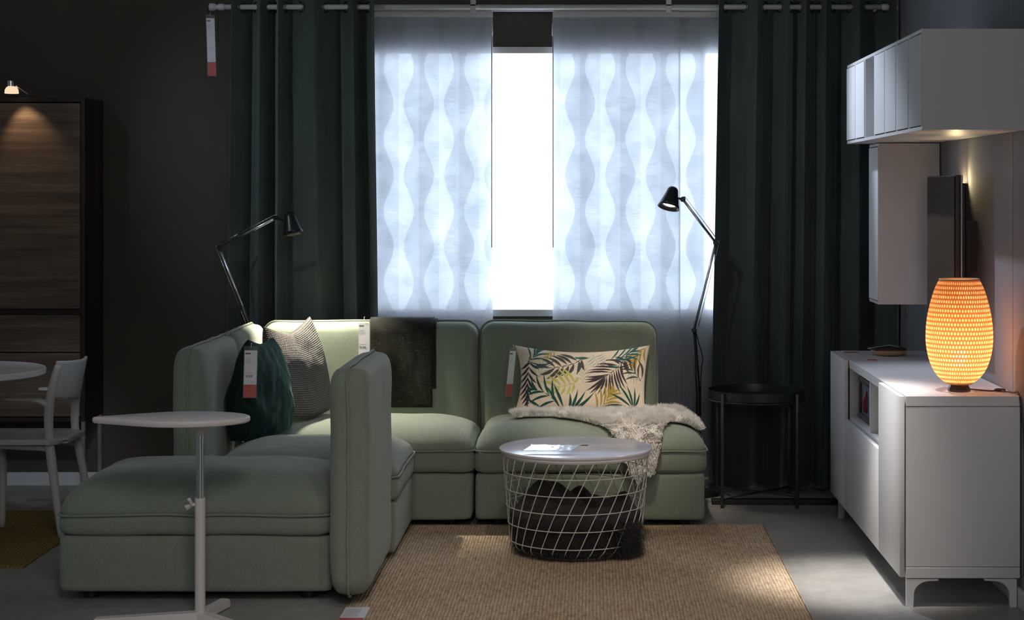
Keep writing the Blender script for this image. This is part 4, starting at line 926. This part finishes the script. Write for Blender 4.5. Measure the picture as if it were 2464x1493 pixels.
def price_tag(p, rt, up, w_, hw, hr, label, price=True):
    """p: top left corner, white card of height hw above a red strip hr"""
    p = Vector(p); rt = Vector(rt).normalized(); up = Vector(up).normalized(); n = rt.cross(up).normalized()
    r = thing('price_tag', p, label, 'price tag')
    hd = .018; c0 = p-up*(hd+hw)
    obj('card', slab(MB(), c0, rt, up, w_, hw, 0, .0008).mesh(), M['paper'], r, smooth=False)
    obj('red_strip', slab(MB(), c0-up*(hr+.002), rt, up, w_, hr, 0, .0008).mesh(), M['red'], r, smooth=False)
    obj('plastic_sleeve', slab(MB(), c0-up*(hr+.005)-rt*.003, rt, up, w_+.006, hw+hr+.005+hd, .0012, .0014).mesh(), M['sleeve'], r, smooth=False)
    mb = MB(); mg = MB(); rn = random.Random(4)
    for i in range(4): slab(mg, c0+up*(hw-.034-.006*i)+rt*w_*.06, rt, up, w_*rn.uniform(.4, .75), .0014, .0009, .0010)
    slab(mg, c0+up*(hw*.335)+rt*w_*.06, rt, up, w_*.6, .0012, .0009, .001)
    for i in range(2): slab(mg, c0+up*(.006+.005*i)+rt*w_*.45, rt, up, w_*.38, .0012, .0009, .001)
    obj('fine_print', mg.mesh(), M['inkg'], r, smooth=False)
    for i in range(2): slab(mb, c0-up*(hr*.55+.005*i)+rt*w_*.2, rt, up, w_*.6, .0014, .0009, .0010)
    slab(mb, c0+up*(hw-.016)+rt*w_*.06, rt, up, w_*.42, .006, .0009, .001)
    obj('fine_print', mb.mesh(), M['ink'], r, smooth=False)
    if price: text('\u20199.99', .016*w_/.05, c0+up*hw*.20+rt*w_*.05, rt, up, M['ink'], r)
    obj('hook', MB().tube(smoothpath([p-up*.008+rt*w_*.5+n*.002, p+up*.004+rt*w_*.5+n*.001, p+up*.012+rt*w_*.5-n*.01], 4), .0012, 6).mesh(), M['whitem'], r)
price_tag(at(589, 833, 7.235), (1, 0, 0), (.02, 0.04, 1), .052, .140, .050, 'price tag on the front of the emerald velvet cushion')
price_tag(at(863, 769, 8.335), (1, .0, 0), (.0, .02, 1), .052, .150, .050, 'price tag hanging at the left edge of the charcoal throw')
price_tag(at(1228, 836, 8.25), (.93, .35, 0), (.10, 0, 1), .030, .155, .055, 'price tag hanging at the left end of the palm print cushion', False)
price_tag(at(496, 35, 8.66), (1, 0, 0), (-.03, 0, 1), .040, .215, .065, 'long label hanging from the left end of the curtain rod', False)
# label on the rug
r = thing('floor_label', at(870, 1470, 6.17), 'red and white plastic label lying on the front left corner of the jute rug', 'label')
k0 = .0125
A = Vector((-.853, 5.99, k0)); rt = Vector((1, .0, 0)); up = Vector((.0, 1, 0))
rt = Vector((1, 0, 0)); up = Vector((0.0, 1, 0))
slabm = MB(); slab(slabm, A+up*.035, rt, up, .085, .155, 0, .001); obj('card', slabm.mesh(), M['paper'], r, smooth=False)
slabm = MB(); slab(slabm, A, rt, up, .08, .033, 0, .001); obj('red_strip', slabm.mesh(), M['red'], r, smooth=False)
mg = MB()
for i in range(6): slab(mg, A+up*(.055+.018*i)+rt*.01, rt, up, .05, .004, .0011, .0013)
obj('fine_print', mg.mesh(), M['inkg'], r, smooth=False)
slabm = MB(); slab(slabm, A-up*.004-rt*.004, rt, up, .094, .20, .0016, .0019); obj('plastic_sleeve', slabm.mesh(), M['sleeve'], r, smooth=False)
# ---------------------------------------------------------------- clean helper property
for o in bpy.data.objects:
    if '_w' in o.keys(): del o['_w']
S.cycles.use_denoising = True
S.cycles.transparent_max_bounces = 12
S.cycles.max_bounces = 8
S.cycles.sample_clamp_indirect = 4
